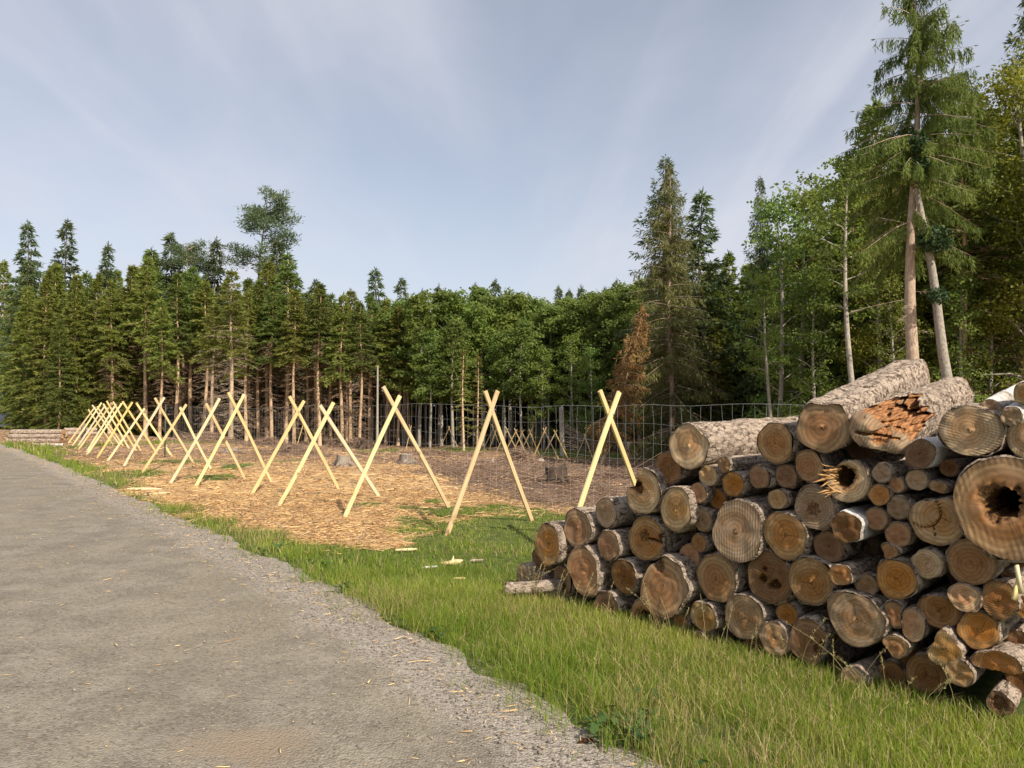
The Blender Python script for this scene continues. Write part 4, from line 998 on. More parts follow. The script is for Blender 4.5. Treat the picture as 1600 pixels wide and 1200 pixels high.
LM = [  # landmarks: px, py, phrase
    (1572, 793, 'the giant hollow log'), (1202, 900, 'the log with small rot holes'), (1338, 969, 'the big blocky grey-brown log'), (1323, 750, 'the splintered hollow log'),
    (1464, 812, 'the cracked split log'), (1150, 829, 'the big angular grey log'), (1038, 914, 'the big pear-shaped log'), (1008, 970, 'the arched hollow log'),
    (1003, 768, 'the notched C-shaped log'), (1287, 667, 'the big log rising on top'), (1517, 673, 'the large striped saw-cut log'), (1076, 697, 'the long top log with flaky bark'),
    (913, 893, 'the dark oval log'), (1010, 841, 'the radially split log'), (1474, 1013, 'the split wedge with saw grooves'), (856, 851, 'the outermost round log of the pile end')]
LOGS = [  # px, py, radius px, tone, out offset m, options
    (856, 851, 32, 't', .10, dict(label='round tan log with pale bark rim, outermost at the low end of the pile')),
    (903, 824, 30, 't', .04, {}), (947, 801, 24, 'g', .02, {}), (951, 852, 24, 'o', .06, dict(label='orange-brown log with a bright torn chip beside the dark oval log')),
    (913, 893, 38, 'o', .08, dict(outline=[.80, .84, .95, 1.05, 1.08, 1.0, .90, .80, .86, 1.02, 1.04, .9], label='large dark oval log with orange heart near the low pile end')),
    (975.5, 901.5, 27, 'd', .05, dict(dents=[('line', 0, 0, .55, -.5, .05, .03), ('line', 0, 0, -.1, .7, .04, .03), ('line', 0, 0, -.5, .1, .04, .03)], label='dark log with a star-shaped crack above the ground row')),
    (878.5, 908, 25, 'd', 0, dict(dents=[('pit', .3, -.6, .35, .2)], label='dark rotten-edged log tucked under the outermost round log')),
    (872, 949, 18, 'g', .06, {}), (853, 938, 15, 'o', 0, {}), (946.5, 953, 29, 'd', .08, {}),
    (838, 910, 16, 'g', .05, {}), (818, 897, 16, 'g', .08, {}), (846, 873, 21, 'd', -.03, {}),
    (1008, 968, 34, 'o', .08, dict(hole=(0, -.12, .52), outline=[1.0, .95, .98, .98, .98, .95, 1, 1, 1, 1, 1, 1], label='arched hollow log shell lying half in the grass')),
    (1076.6, 697, 36.5, 'p', .05, dict(hi=True, L=2.6, label='long top log with pale sawn end and sunlit flaky bark')),
    (1043.6, 731.7, 26, 'd', -.02, dict(dents=[('line', 0, 0, .08, -.85, .05, .03), ('line', 0, 0, .6, .1, .03, .02), ('line', 0, 0, -.5, .2, .03, .02)], label='dark brown log with star crack below the long top log')),
    (1003, 768, 37, 'p', .05, dict(outline=[1.0, 1.03, 1.05, 1.02, .52, .36, .85, .95, 1.0, 1.0, 1.0, 1.0], dents=[('pit', -.25, .15, .28, .35)], label='C-shaped log with a rotted notch at the pile end')),
    (1055.5, 795, 34, 'p', .08, dict(label='bright tan log with curved saw lines below the dark star-cracked log')),
    (1107, 743, 17, 'p', 0, {}), (1091.3, 770, 16.5, 'o', .02, {}), (1131.6, 726, 12.5, 'g', .04, dict(L=1.8)), (1145.5, 756.5, 20, 'o', .02, {}), (1186.5, 745, 19.5, 'o', .03, {}),
    (1120.6, 779, 17, 'o', -.08, {}), (1097, 812, 19, 'g', .0, {}),
    (1150, 830, 47, 'g', .09, dict(outline=[.88, .98, 1.08, 1.14, .98, .86, .86, .88, .98, 1.12, 1.08, .98], label='big angular grey-tan log end in the middle of the pile')),
    (1187.5, 796, 10, 'o', 0, {}), (1092.7, 848, 14.5, 'o', .0, {}), (1077.7, 869, 20, 'o', -.04, {}),
    (1010, 841, 35, 't', .03, dict(dents=[('line', .15, 0, 1.0, -.12, .07, .35), ('pit', .75, .1, .16, .25), ('pit', -.1, .1, .25, .05)], label='log with a radial split and rotten core above the pear-shaped log')),
    (1037.5, 914.5, 46, 't', .10, dict(outline=[1.0, 1.02, 1.06, 1.02, .80, .78, .95, 1.08, 1.10, 1.08, 1.02, .92], dents=[('pit', -.18, .6, .2, .05)], label='big pear-shaped log with a red-stained top and thick bark edge')),
    (1119.5, 902, 38, 't', .05, {}),
    (1202, 900, 41, 'd', .04, dict(outline=[.98, .92, .90, 1.0, 1.06, .94, .92, .96, 1.0, 1.02, 1.08, 1.08], dents=[('pit', -.25, -.12, .15, .4), ('pit', .28, -.28, .17, .45), ('pit', .02, -.36, .10, .4), ('pit', -.2, .22, .10, .25)], label='dark triangular log with small rot holes like eye sockets')),
    (1099, 964, 24, 'p', .08, dict(label='small log with bold parallel saw grooves above the grass')), (1064, 971, 14, 'o', 0, {}), (1163, 964, 36, 'g', .07, {}), (1210, 998, 26, 'g', .09, {}), (1230, 959, 18, 'o', .02, {}),
    (1063, 1001, 12, 'o', .06, {}), (1090, 999, 14, 'g', .08, {}), (1181, 1012, 19, 'd', .0, {}),
    (1268, 1003, 36, 'd', .07, dict(outline=[.55, .85, 1.0, 1.0, 1.0, 1.0, 1, 1, 1, 1.0, .72, .5], dents=[('pit', .5, -.3, .4, .3)], label='dark log with its lower side torn off above the grass')),
    (1211, 692, 33, 't', .04, dict(label='tan log sitting between the long top log and the big rising log')),
    (1287, 667, 42, 't', .08, dict(hi=True, L=2.35, tilt=9.0, az=38, label='biggest top log rising over the pile with sunlit bark')),
    (1264, 728, 26, 'o', .03, {}),
    (1325, 751, 35, 'p', .05, dict(hole=(-.18, .18, .46), outline=[.98, 1.0, 1.02, .92, .80, .85, .9, .95, 1.0, 1.0, 1.0, .98], splinter=True, label='hollow log with bright splinters sticking out of its broken side')),
    (1229, 744, 19, 'd', .0, {}), (1378, 739, 16, 'g', .04, {}), (1374, 773, 17, 'o', .05, {}), (1215, 780, 17, 'p', .04, {}),
    (1273, 793, 35, 'g', .04, dict(outline=[1.05, .95, 1.0, .98, 1.06, .96, .95, 1.02, 1.0, .92, 1.02, 1.0], dents=[('pit', -.05, -.05, .3, .05)], label='wavy-edged greyish log with a dark rotten heart below the splintered log')),
    (1226.5, 837, 38, 't', .06, dict(label='round tan log with orange core beside the big angular grey log')), (1322.5, 824, 25, 'd', .10, dict(bark='bark_birch', label='log with a white bark rim and dark grooved end')), (1295, 854, 25, 'd', .0, {}),
    (1267, 908, 38, 't', .06, {}), (1314, 898, 18, 'o', .10, dict(label='short log with sunlit torn bark above the big blocky log')), (1354, 914, 18, 'g', 0, {}), (1369.5, 811, 18, 'o', .02, {}),
    (1338, 969, 45, 'g', .10, dict(outline=[1.06, 1.02, .98, .92, 1.02, 1.10, 1.02, .98, .96, .90, .86, .98], label='big blocky grey-brown log end in the lower rows')),
    (1517, 673, 44, 'p', .10, dict(outline=[1.10, 1.02, .92, .92, .98, 1.06, 1.10, 1.0, .92, .90, .96, 1.06], hi=True, label='large log with bold saw stripes and orange heart on top')),
    (1438, 709, 24, 'd', .05, dict(bark='bark_birch', L=2.0, label='dark-ended log with white sunlit bark below the broken rotten log')), (1483, 731, 14, 'd', -.08, {}), (1433, 750, 17, 'g', .0, {}),
    (1466, 760, 13, 'g', .02, dict(outline=[1.25, .9, .6, .6, .8, 1.15, 1.25, .9, .7, .7, 1.0, 1.2], label='flat torn wood piece behind the cracked split log')), (1401, 758, 12.5, 'o', .0, {}), (1404, 793, 19, 'g', .03, {}),
    (1581, 650, 16, 'g', .12, dict(bark='bark_birch', L=1.6, tilt=7, az=44, label='small rough-cut log with whitish bark above the giant hollow log')), (1602, 614, 18, 'p', .10, dict(label='small grooved log at the very top of the high end')),
    (1612, 684, 36, 'p', .08, dict(label='log with dark saw lines beside the large striped log, over the giant hollow one')),
    (1572, 793, 80, 't', .12, dict(hole=(-.05, .08, .31), outline=[1.0, 1.02, 1.02, 1.0, .98, .98, .94, .92, 1.0, 1.06, 1.02, 1.0], hi=True, label='giant log with a round rotten hole through its heart')),
    (1464, 812, 41, 'g', .06, dict(outline=[1.0, 1.04, 1.02, .72, .80, .98, 1.05, .98, .98, 1.02, 1.0, 1.0], dents=[('arc', -.45, .27, .60, .035, .10, 4.0, 6.29), ('line', -.12, -.22, -.02, -.95, .03, .10), ('arc', -.45, .27, .60, .035, .10, 0, .8)], label='greyish log split by a curved crack into round core and crescent')),
    (1403.6, 835, 20, 'o', .04, {}), (1390, 861, 13, 'o', .08, dict(outline=[1.2, 1.0, .8, .8, 1.1, 1.2, .8, .7, 1.0, 1.0, .8, 1.0], label='small split chunk with a bright edge below the orange log ends')),
    (1449, 881, 24, 'p', .05, dict(label='pale round log half in shadow under the cracked split log')), (1400, 905, 32, 'o', .08, dict(label='orange-brown log with fine saw stripes above the two split slabs')), (1518, 878, 37, 'o', .06, dict(label='bright orange-brown log just beneath the giant hollow log')),
    (1466, 955, 29, 'd', .03, dict(outline=[1.1, 1, .9, .85, .9, 1.05, 1.1, 1, .92, .9, .95, 1.05], label='dark oval log with a shred of bark hanging over it')),
    (1507, 933, 23, 't', .09, dict(outline=[1.05, 1.0, .9, .88, 1.0, 1.08, 1.0, .9, .95, 1.05, 1.1, 1.05], label='pointed oval tan log below the bright orange-brown log')), (1562, 937, 29, 'o', .05, {}),
    (1529, 984, 30, 'o', .04, {}), (1576, 900, 10, 'd', -.08, {}), (1606, 950, 19, 'o', .0, {}),
    (1397, 960, 20, 'o', .09, dict(outline=[.42, .55, .95, 1.15, 1.1, .8, .5, .5, .62, 1.15, 1.1, .6], label='narrow bright split slab beside the big blocky log')), (1424, 976, 27, 't', .07, dict(outline=[.72, .85, .95, 1.0, .85, .55, .5, .55, .8, 1.0, .95, .8], label='half-round split log next to the narrow bright slab')),
    (1398, 1010, 20, 't', .10, dict(outline=[1.05, 1.0, .95, .9, .9, .95, .75, .6, .75, .95, .98, 1.0], label='half-round log with bark on top below the narrow slab')),
    (1474, 1013, 31, 'p', .12, dict(outline=[.95, .62, .68, 1.05, .66, .52, .55, .9, .95, .92, .72, .85], label='upright wedge of split wood with deep saw grooves')),
    (1446, 1053, 30, 'd', .03, {}), (1499, 1052, 21, 'g', .12, dict(label='small weathered grey log with rough end above the grass')),
    (1556, 1040, 36, 'o', .08, dict(outline=[1.1, .98, .75, .62, .66, .85, 1.1, .35, .22, .2, .22, .38], label='half-moon slab with bark on top near the ground at the high end')),
    (1333, 1062, 21, 'g', .14, dict(outline=[1, 1, 1, 1, 1, 1, 1, .8, .7, .6, .7, .8], label='short bark-covered stub standing in the grass below the torn log')), (1562, 1098, 20, 'd', .10, dict(outline=[1, .9, .8, .9, 1, .8, .9, 1, 1, 1, 1, 1], dents=[('pit', 0, 0, .5, .3)], label='rotten crumbling log end in the grass at the high end')),
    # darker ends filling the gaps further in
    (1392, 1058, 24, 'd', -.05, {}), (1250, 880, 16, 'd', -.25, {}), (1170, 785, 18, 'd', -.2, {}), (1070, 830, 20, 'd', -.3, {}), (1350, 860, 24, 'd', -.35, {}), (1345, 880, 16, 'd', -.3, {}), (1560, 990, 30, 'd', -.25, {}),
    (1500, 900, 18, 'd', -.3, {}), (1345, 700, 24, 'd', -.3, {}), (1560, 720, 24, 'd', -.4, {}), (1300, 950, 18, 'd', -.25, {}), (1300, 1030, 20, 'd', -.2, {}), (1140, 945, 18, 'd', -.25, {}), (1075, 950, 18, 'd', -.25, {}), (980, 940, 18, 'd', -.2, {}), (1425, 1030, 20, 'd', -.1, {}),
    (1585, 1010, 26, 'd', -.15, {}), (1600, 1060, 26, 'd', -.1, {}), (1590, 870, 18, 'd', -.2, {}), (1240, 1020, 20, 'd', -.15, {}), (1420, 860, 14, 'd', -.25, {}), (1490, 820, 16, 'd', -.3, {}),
]
SIZEW = lambda q: 'very small' if q < 14.5 else ('small' if q < 20.5 else ('medium-sized' if q < 29 else 'large'))
TONEW = {'o': 'orange-brown', 't': 'tan', 'g': 'greyish', 'd': 'dark brown', 'p': 'pale'}
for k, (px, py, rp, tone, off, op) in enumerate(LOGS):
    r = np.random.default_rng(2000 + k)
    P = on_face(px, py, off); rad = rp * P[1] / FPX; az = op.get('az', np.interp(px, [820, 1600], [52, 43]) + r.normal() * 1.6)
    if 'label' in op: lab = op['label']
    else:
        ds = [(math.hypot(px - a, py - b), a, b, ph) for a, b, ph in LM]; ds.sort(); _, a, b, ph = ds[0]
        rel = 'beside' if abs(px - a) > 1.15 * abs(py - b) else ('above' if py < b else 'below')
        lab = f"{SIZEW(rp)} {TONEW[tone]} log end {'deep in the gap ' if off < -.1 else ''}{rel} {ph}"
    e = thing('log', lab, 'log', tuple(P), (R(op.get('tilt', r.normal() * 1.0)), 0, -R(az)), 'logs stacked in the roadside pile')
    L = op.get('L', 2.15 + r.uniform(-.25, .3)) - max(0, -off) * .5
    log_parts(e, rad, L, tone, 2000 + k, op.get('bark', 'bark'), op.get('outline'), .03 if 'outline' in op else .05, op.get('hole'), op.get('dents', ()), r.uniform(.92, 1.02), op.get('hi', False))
    if op.get('splinter'):
        mb = MB()
        for _ in range(30):
            a = r.uniform(2.2, 4.3); f = r.uniform(.55, .98); q = np.array([math.cos(a) * rad * f, -.005, math.sin(a) * rad * f]); d = unit(np.array([-.9 + .35 * r.normal(), -.6 + .5 * r.normal(), .35 * r.normal()])); l = r.gamma(2, .017) + .012; w0 = r.uniform(.004, .010)
            mb.tube([q - d * .02, q + d * l * .55 + r.normal(size=3) * .004, q + d * l], [w0, w0 * .7, .0006], 4)
        link('splintered_edge', mb.mesh('splintered_edge'), M['splinter'], e)

# the broken rotten log on top of the pile
P = on_face(1383, 668, .06); e = thing('log', 'broken top log torn open to orange rotten wood', 'log', tuple(P), (R(5.5), 0, -R(38)), 'logs stacked in the roadside pile')
log_parts(e, 42 * P[1] / FPX, 2.2, 'r', 2301, 'bark', [.95, 1.0, .95, .92, 1.0, 1.22, 1.30, 1.15, 1.0, .92, 1.1, .9], .05, None,
          [('pit', -.2, -.35, .3, .3), ('line', -1, -.2, .4, -.45, .06, .3)], 1.0, True, broken=(.55, .55, .85, -.35, .75))
# a limb with stripped bark lying on top beside the striped log
P = on_face(1548, 640, .02); e = thing('log', 'thin whitish log on top behind the large striped log', 'log', tuple(P), (R(6), 0, -R(40)), 'logs stacked in the roadside pile')
log_parts(e, 17 * P[1] / FPX, 1.3, 'g', 2302, 'bark_birch')
# bark-covered stub lying sideways in the grass at the pile's low end
P = ground_hit(790, 936); e = thing('log', 'short bark-covered log lying crosswise in the grass at the low pile end', 'log', (P[0], P[1], P[2] + .07), (0, 0, -R(97)), 'logs stacked in the roadside pile')
log_parts(e, .062, .46, 'd', 2303, 'bark', None, .14, bow=.25)
# white torn strips at the high end
for q, (px, py, lx, lz, lab) in enumerate([(1592, 905, .02, .14, 'long white wood splinter standing up at the high end of the pile'), (1588, 922, .03, .10, 'short torn white strip with dark bark, below the giant hollow log')]):
    P = on_face(px, py, .2); e = thing('wood_splinter', lab, 'splinter', tuple(P), (0, R(-14 + 40 * q), .5)); mb = MB(); mb.box((0, 0, 0), (lx, .012, lz)); link('pale_wood', mb.mesh('pale_wood'), M['board_pale'], e)
    mb = MB(); mb.box((lx * .4, .008, -.01), (lx * .8, .006, lz * .8)); link('bark', mb.mesh('bark'), M['trunk_grey'], e)

# ------------------------------------------------------------------ the small stack further along the road
c0 = ground_hit(52, 692); SY = c0[1]
LX = 2.5; rr0 = .115
for k, (dx, dy, dz) in enumerate([(0, 0, 0), (0, .24, 0), (0, .48, 0), (0, .72, 0), (.03, .12, .2), (-.04, .36, .2), (.0, .60, .2), (.02, .24, .4), (-.05, .48, .4)]):
    r = np.random.default_rng(2400 + k); lvl = ['bottom', 'middle', 'top'][int(round(dz / .2))]
    e = thing('log', f'long peeled-looking log in the {lvl} layer of the small stack by the road bend', 'log', (c0[0] - LX / 2 + dx, SY + dy, c0[2] + rr0 + dz - .02), (0, 0, -R(90 + r.normal())), 'logs of the small stack')
    log_parts(e, rr0 * r.uniform(.92, 1.05), LX, 'p', 2400 + k, 'bark', nrings=5)
P = ground_hit(72, 697); e = thing('log', 'single pale log lying in the grass before the small stack', 'log', (P[0] - .6, P[1], P[2] + .05), (0, 0, -R(88)), 'logs of the small stack'); log_parts(e, .06, 1.3, 'p', 2420, 'bark_birch', nrings=5)
for k, (px, dz) in enumerate([(97, 0), (104, 0), (111, 0), (100, .24), (107, .24)]):
    P = ground_hit(px, 681); e = thing('log', 'short log of the heap behind the small stack, ends to the trestles', 'log', (P[0], P[1], P[2] + .13 + dz), (0, 0, -R(55)), 'logs of the heap behind the small stack'); log_parts(e, .13, 1.6, 'p', 2430 + k, 'bark', nrings=5)

# ------------------------------------------------------------------ stumps, stones, offcuts
def stump(px, py, wpx, hpx, label, topm, seed, jag=.02, roots=True, barkm='trunk_grey', name='tree_stump', cat='stump'):
    p = ground_hit(px, py); s = p[1] / FPX; r0 = wpx / 2 * s; h = hpx * s; r = np.random.default_rng(seed)
    e = thing(name, label, cat, tuple(p), (0, 0, r.uniform(0, 6)))
    a, b = stem_mesh('stump', h, r0 * 1.35 if roots else r0, r0 * .92, 14, jag, seed, 0, .08); link('bark', a, M[barkm], e); link('cut_top', b, M[topm], e)
    if roots:
        for k in range(4):
            an = k * 1.57 + r.uniform(-.4, .4); d = np.array([math.cos(an), math.sin(an), 0]); mb = MB()
            mb.tube([d * r0 * .8 + np.array([0, 0, h * .35]), d * r0 * 1.4 + np.array([0, 0, h * .12]), d * r0 * 2.1 + np.array([0, 0, -.04])], [r0 * .35, r0 * .25, r0 * .1], 7); link('root', mb.mesh('root', True), M[barkm], e)
    return e, r0, h


stump(536, 728, 24, 17, 'broad stump with an orange-brown cut top in the chip-covered clearing', 'splinter', 41)
stump(635, 725, 22, 15, 'grey stump with a pale whitish cut top before the dark twig patch', 'stone', 42)
e, r0, h = stump(868, 753, 36, 24, 'wide dark stump with broken branches around it on the twig patch', 'stump_dark', 43, .05, barkm='stump_dark')
mb = MB(); r = np.random.default_rng(9)
for _ in range(16):
    a = r.uniform(0, 6.28); d = np.array([math.cos(a), math.sin(a), r.uniform(.1, .7)]); s = np.linspace(0, 1, 5)[:, None]; l = r.uniform(.4, 1.1)
    mb.tube(np.array([math.cos(a), math.sin(a), 0]) * r0 * .7 + np.array([0, 0, .05]) + d * s * l + np.array([0, 0, -.25]) * s ** 2 + r.normal(size=(5, 3)) * .03, np.linspace(.016, .005, 5), 4)
tag(link('branchwork', mb.mesh('branchwork'), M['deadtwig'], e), kind='stuff')
stump(572, 702, 20, 16, 'dark ragged stump in the brash at the back of the clearing', 'stump_dark', 44, .12, barkm='stump_dark')
stump(363, 684, 26, 15, 'dark overturned stump among brash below the bare spruce stems', 'stump_dark', 45, .15, barkm='stump_dark')
stump(362, 709, 22, 8, 'low greyish stump in the green patch behind the trestles', 'post', 46)
stump(985, 717, 10, 27, 'upright cut stump like a short post behind the log pile', 'trunk_pale', 47, .01, False, 'trunk')
for k, (px, py, w_, h_, lab) in enumerate([(309, 679, 22, 8, 'pale grey boulder before the bare spruce stems'), (845, 722, 12, 7, 'small pale stone at the foot of the back trestles'), (770, 721, 9, 6, 'small pinkish stone in the chips before the back trestles'),
                                           (735, 682, 9, 8, 'pale block of stone in the brash below the young spruces'), (288, 676, 12, 5, 'flat pale stone beside the grey boulder'), (666, 683, 8, 5, 'small pale stone in the brash before the alders')]):
    p = ground_hit(px, py); s = p[1] / FPX; r = np.random.default_rng(500 + k); e = thing('boulder' if w_ > 15 else 'stone', lab, 'stone', tuple(p), (0, 0, r.uniform(0, 6)))
    th, ph = np.meshgrid(np.linspace(0, math.pi, 8), np.arange(10) * .62832, indexing='ij'); n_ = np.stack([np.sin(th) * np.cos(ph), np.sin(th) * np.sin(ph), np.cos(th)], -1)
    m_ = 1 + .28 * vnoise(n_[..., 0] * 2 + k, n_[..., 1] * 2 + n_[..., 2], 1, k); V = (n_ * m_[..., None] * np.array([w_ * s / 2, w_ * s / 2.4, h_ * s * .7])).reshape(-1, 3); V[:10] = V[0]; V[-10:] = V[-1]
    F = [(i * 10 + j, (i + 1) * 10 + j, (i + 1) * 10 + (j + 1) % 10, i * 10 + (j + 1) % 10) for i in range(7) for j in range(10)]
    link('rock', np_mesh('rock', V, F, None, True), M['stone'], e)


def chunk(name, px, py, L, wd, th, rz, label, mat, bend=.0, fork=False, cat='wood piece', lift=.0, seed=1):
    p = ground_hit(px, py); r = np.random.default_rng(seed); e = thing(name, label, cat, (p[0], p[1], p[2] + th / 2 + lift), (r.normal() * .04, r.normal() * .04, rz)); mb = MB(); n = 7
    t = np.linspace(-.5, .5, n); prof = np.array([(-.5, -.5), (.5, -.5), (.5, .4), (.15, .5), (-.5, .42)]); V = []
    for q in t:
        f = (1 - abs(q * 2) ** 3 * .65) * (1 + .15 * r.normal()); V.append(np.stack([np.full(5, q * L) + r.normal(size=5) * .01 * L, prof[:, 0] * wd * f + bend * L * (q * q * 4 - .5) * .2, prof[:, 1] * th * f + bend * L * q * q], 1))
    V = np.vstack(V); mb.add(V, [(i * 5 + j, i * 5 + (j + 1) % 5, (i + 1) * 5 + (j + 1) % 5, (i + 1) * 5 + j) for i in range(n - 1) for j in range(5)]); mb.add(V[:5], [(4, 3, 2), (4, 2, 1), (4, 1, 0)]); mb.add(V[-5:], [(0, 1, 2), (0, 2, 3), (0, 3, 4)])
    link('wood', mb.mesh('wood'), mat, e)
    if fork:
        mb = MB(); mb.tube([(0, 0, th * .2), (L * .08, L * .2, th * .7), (L * .12, L * .42, th * 1.1)], [th * .35, th * .28, th * .1], 5); link('side_splinter', mb.mesh('side_splinter'), mat, e)


chunk('wood_offcut', 226, 766, .62, .09, .05, .25, 'pale board offcut lying in the grass beside the road near the trestles', M['board_pale'], seed=1)
chunk('wood_offcut', 246, 773, .45, .07, .04, .55, 'second pale offcut lying half under chips beside the board offcut', M['board'], seed=2)
chunk('wood_offcut', 706, 884, .22, .07, .035, .12, 'bright split wood offcut with a raised splinter in the grass before the log pile', M['board_pale'], .1, True, lift=.015, seed=3)
chunk('wood_offcut', 635, 863, .24, .045, .03, .25, 'narrow pale wood strip in the grass below the weathered trestle', M['board_pale'], lift=.015, seed=4)
chunk('wood_offcut', 672, 890, .16, .035, .02, .2, 'small whitish splinter in the grass beside the bright offcut', M['line'], lift=.015, seed=5)
chunk('wood_offcut', 718, 908, .12, .03, .02, .45, 'little pale chip in the grass nearer the road than the bright offcut', M['board_pale'], lift=.015, seed=6)
chunk('wood_offcut', 745, 880, .15, .03, .03, .35, 'grey-brown twig piece in the grass beside the bright offcut', M['post'], lift=.015, seed=7)
chunk('bark_strip', 175, 925, .30, .035, .016, .25, 'long curled bark strip lying on the road', M['straw'], .25, True, cat='bark', lift=.008, seed=8)
chunk('bark_strip', 136, 886, .17, .06, .016, 0.0, 'short wide bark flake on the road', M['straw'], .1, cat='bark', lift=.006, seed=9)
chunk('bark_strip', 202, 948, .08, .022, .008, .05, 'thin yellow bark sliver on the road below the curled strip', M['board'], .1, cat='bark', lift=.006, seed=10)
chunk('bark_strip', 62, 868, .12, .025, .01, .05, 'pale bark sliver on the road beyond the wide flake', M['board'], .05, cat='bark', lift=.006, seed=11)
chunk('bark_strip', 145, 867, .16, .03, .01, .1, 'yellowish bark sliver on the road behind the wide flake', M['board'], .05, cat='bark', lift=.006, seed=12)
chunk('bark_strip', 905, 869, .4, .06, .03, .8, 'torn brown bark strip in the grass at the pile end', M['straw'], .1, cat='bark', lift=.03, seed=13)

# pine cone on the road edge
p = ground_hit(912, 1168); e = thing('pine_cone', 'dark brown spruce cone lying on the gravel at the road edge', 'cone', (p[0], p[1], p[2] + .022), (0, R(82), R(25)))
mb = MB(); zc = np.linspace(-.045, .045, 9); mb.tube(np.stack([0 * zc, 0 * zc, zc], 1), .013 * np.sqrt(np.clip(1 - (zc / .048) ** 2, .05, 1)), 8, cap=True); link('core', mb.mesh('core'), M['cone'], e)
mb = MB()
for k in range(90):
    z = -.043 + k * .00095; a = k * 2.39996; rr = .0205 * math.sqrt(max(.06, 1 - (z / .05) ** 2)); d = np.array([math.cos(a), math.sin(a), 0]); t = np.array([-d[1], d[0], 0]); c_ = np.array([0, 0, z])
    mb.add([c_ + d * .008, c_ + d * rr * .85 + t * .006 + np.array([0, 0, .006]), c_ + d * rr + np.array([0, 0, .011]), c_ + d * rr * .85 - t * .006 + np.array([0, 0, .006])], [(0, 1, 2, 3)], 0)
tag(link('scales', mb.mesh('scales'), M['cone'], e), kind='stuff')


# ------------------------------------------------------------------ grass, chips, twigs, gravel
def pile_in(x, y, pad=.02):
    q = np.stack([x, y], -1) - PP0; a = q @ PD; b = q @ PN; return (a > -.15) & (a < 4.8) & (b < -pad) & (b > -2.1)


def scatter(n, xr, yr, rmin, rmax, rng, power=1.0):
    x = rng.uniform(*xr, n); y = rng.uniform(*yr, n); d = np.hypot(x, y)
    m = (d > rmin) & (d < rmax) & (np.abs(x) < .80 * np.maximum(y, 0) + 1.6) & (y > .8); return x[m], y[m]


def blades(x, y, h, wd, rng, lean=.45, tint=None):
    n = len(x); z = terrain(x, y) - .01; az = rng.uniform(0, 6.283, n); fa = rng.uniform(0, 6.283, n)
    ld = np.stack([np.cos(az), np.sin(az), 0 * az], 1) * (np.abs(rng.normal(size=n)) * lean * h)[:, None]; sd = np.stack([np.cos(fa), np.sin(fa), 0 * fa], 1) * (wd / 2)[:, None]
    P = np.stack([x, y, z], 1); up = np.stack([0 * h, 0 * h, h], 1)
    mid = P + up * .55 + ld * .32; tip = P + up * rng.uniform(.8, 1., n)[:, None] + ld
    V = np.stack([P - sd, P + sd, mid + sd * .75, mid - sd * .75, tip], 1).reshape(-1, 3); b = np.arange(n)[:, None] * 5
    return V, b + np.array([[0, 1, 2, 3]]), b + np.array([[3, 2, 4]]), np.repeat(tint, 5)


def grass_obj(name, X, Y, Hh, Wd, T, mat, label, rng, lean):
    V, F4, F3, A = blades(X, Y, Hh, Wd, rng, lean, T); tag(link(name, np_mesh(name, V, [F4, F3], {'tint': A}), mat), label, 'grass', kind='stuff')


rg = np.random.default_rng(77); GXs, GYs, GH, GW = [], [], [], []
DXs, DYs, DH, DW = [], [], [], []
for n, xr, yr, r0, r1, hh, ww in [(430000, (-3.5, 7), (1, 8), 0, 7.6, .105, .0046), (300000, (-8, 12), (4, 15), 7.6, 14, .10, .0085), (160000, (-20, 14), (10, 30), 14, 30, .11, .017), (150000, (-50, 20), (25, 62), 30, 62, .22, .045)]:
    x, y = scatter(n, xr, yr, r0, r1, rg); g_, b_, a_, l_ = masks(x, y); rd = poly_dist(ROAD, x, y)
    pat = .5 + .5 * vnoise(x, y, .8, 21); fine = .5 + .5 * vnoise(x, y, 2.6, 22)
    edge_t = np.maximum(sstep(-.02, .22, rd + .14 * vnoise(x, y, 3.5, 23)), .30 * sstep(-.5, .0, rd) * sstep(.0, .5, vnoise(x, y, 4., 24)))
    keep = (rg.random(len(x)) < g_ * edge_t * (.45 + .55 * fine)) & (g_ > .25) & ~pile_in(x, y, .06)
    x, y, rd, pat, fine = x[keep], y[keep], rd[keep], pat[keep], fine[keep]
    near_pile = sstep(1.0, .2, np.abs((np.stack([x, y], -1) - PP0) @ PN)) * (x > 0)
    h = hh * rg.uniform(.45, 1.25, len(x)) * (.65 + .7 * fine) * (.85 + .45 * sstep(1.2, .2, rd)) * (.62 + .38 * sstep(3.2, 1.0, rd)) * (1 - .38 * near_pile)
    dry = rg.random(len(x)) < (.14 + .34 * sstep(.45, .8, pat) + .10 * sstep(1.0, 2.5, rd))
    GXs.append(x[~dry]); GYs.append(y[~dry]); GH.append(h[~dry]); GW.append(ww * rg.uniform(.6, 1.4, (~dry).sum()))
    DXs.append(x[dry]); DYs.append(y[dry]); DH.append(h[dry] * 1.05); DW.append(ww * .7 * rg.uniform(.6, 1.3, dry.sum()))
q = PP0 + PD * rg.uniform(-.5, 4.2, 24000)[:, None] + PN * (rg.random(24000) ** 1.2 * 1.1 + .02)[:, None]; q = q[poly_dist(ROAD, q[:, 0], q[:, 1]) > .1]
hq = rg.uniform(.04, .125, len(q)); dq = rg.random(len(q)) < .24
GXs.append(q[~dq, 0]); GYs.append(q[~dq, 1]); GH.append(hq[~dq]); GW.append(.0046 * rg.uniform(.6, 1.4, (~dq).sum()))
DXs.append(q[dq, 0]); DYs.append(q[dq, 1]); DH.append(hq[dq] * 1.1); DW.append(.0034 * rg.uniform(.6, 1.4, dq.sum()))
X, Y = np.concatenate(GXs), np.concatenate(GYs); T = np.clip(.30 + .42 * vnoise(X, Y, .9, 31) + rg.normal(size=len(X)) * .28 + .25 * vnoise(X, Y, 3, 32), 0, 1)
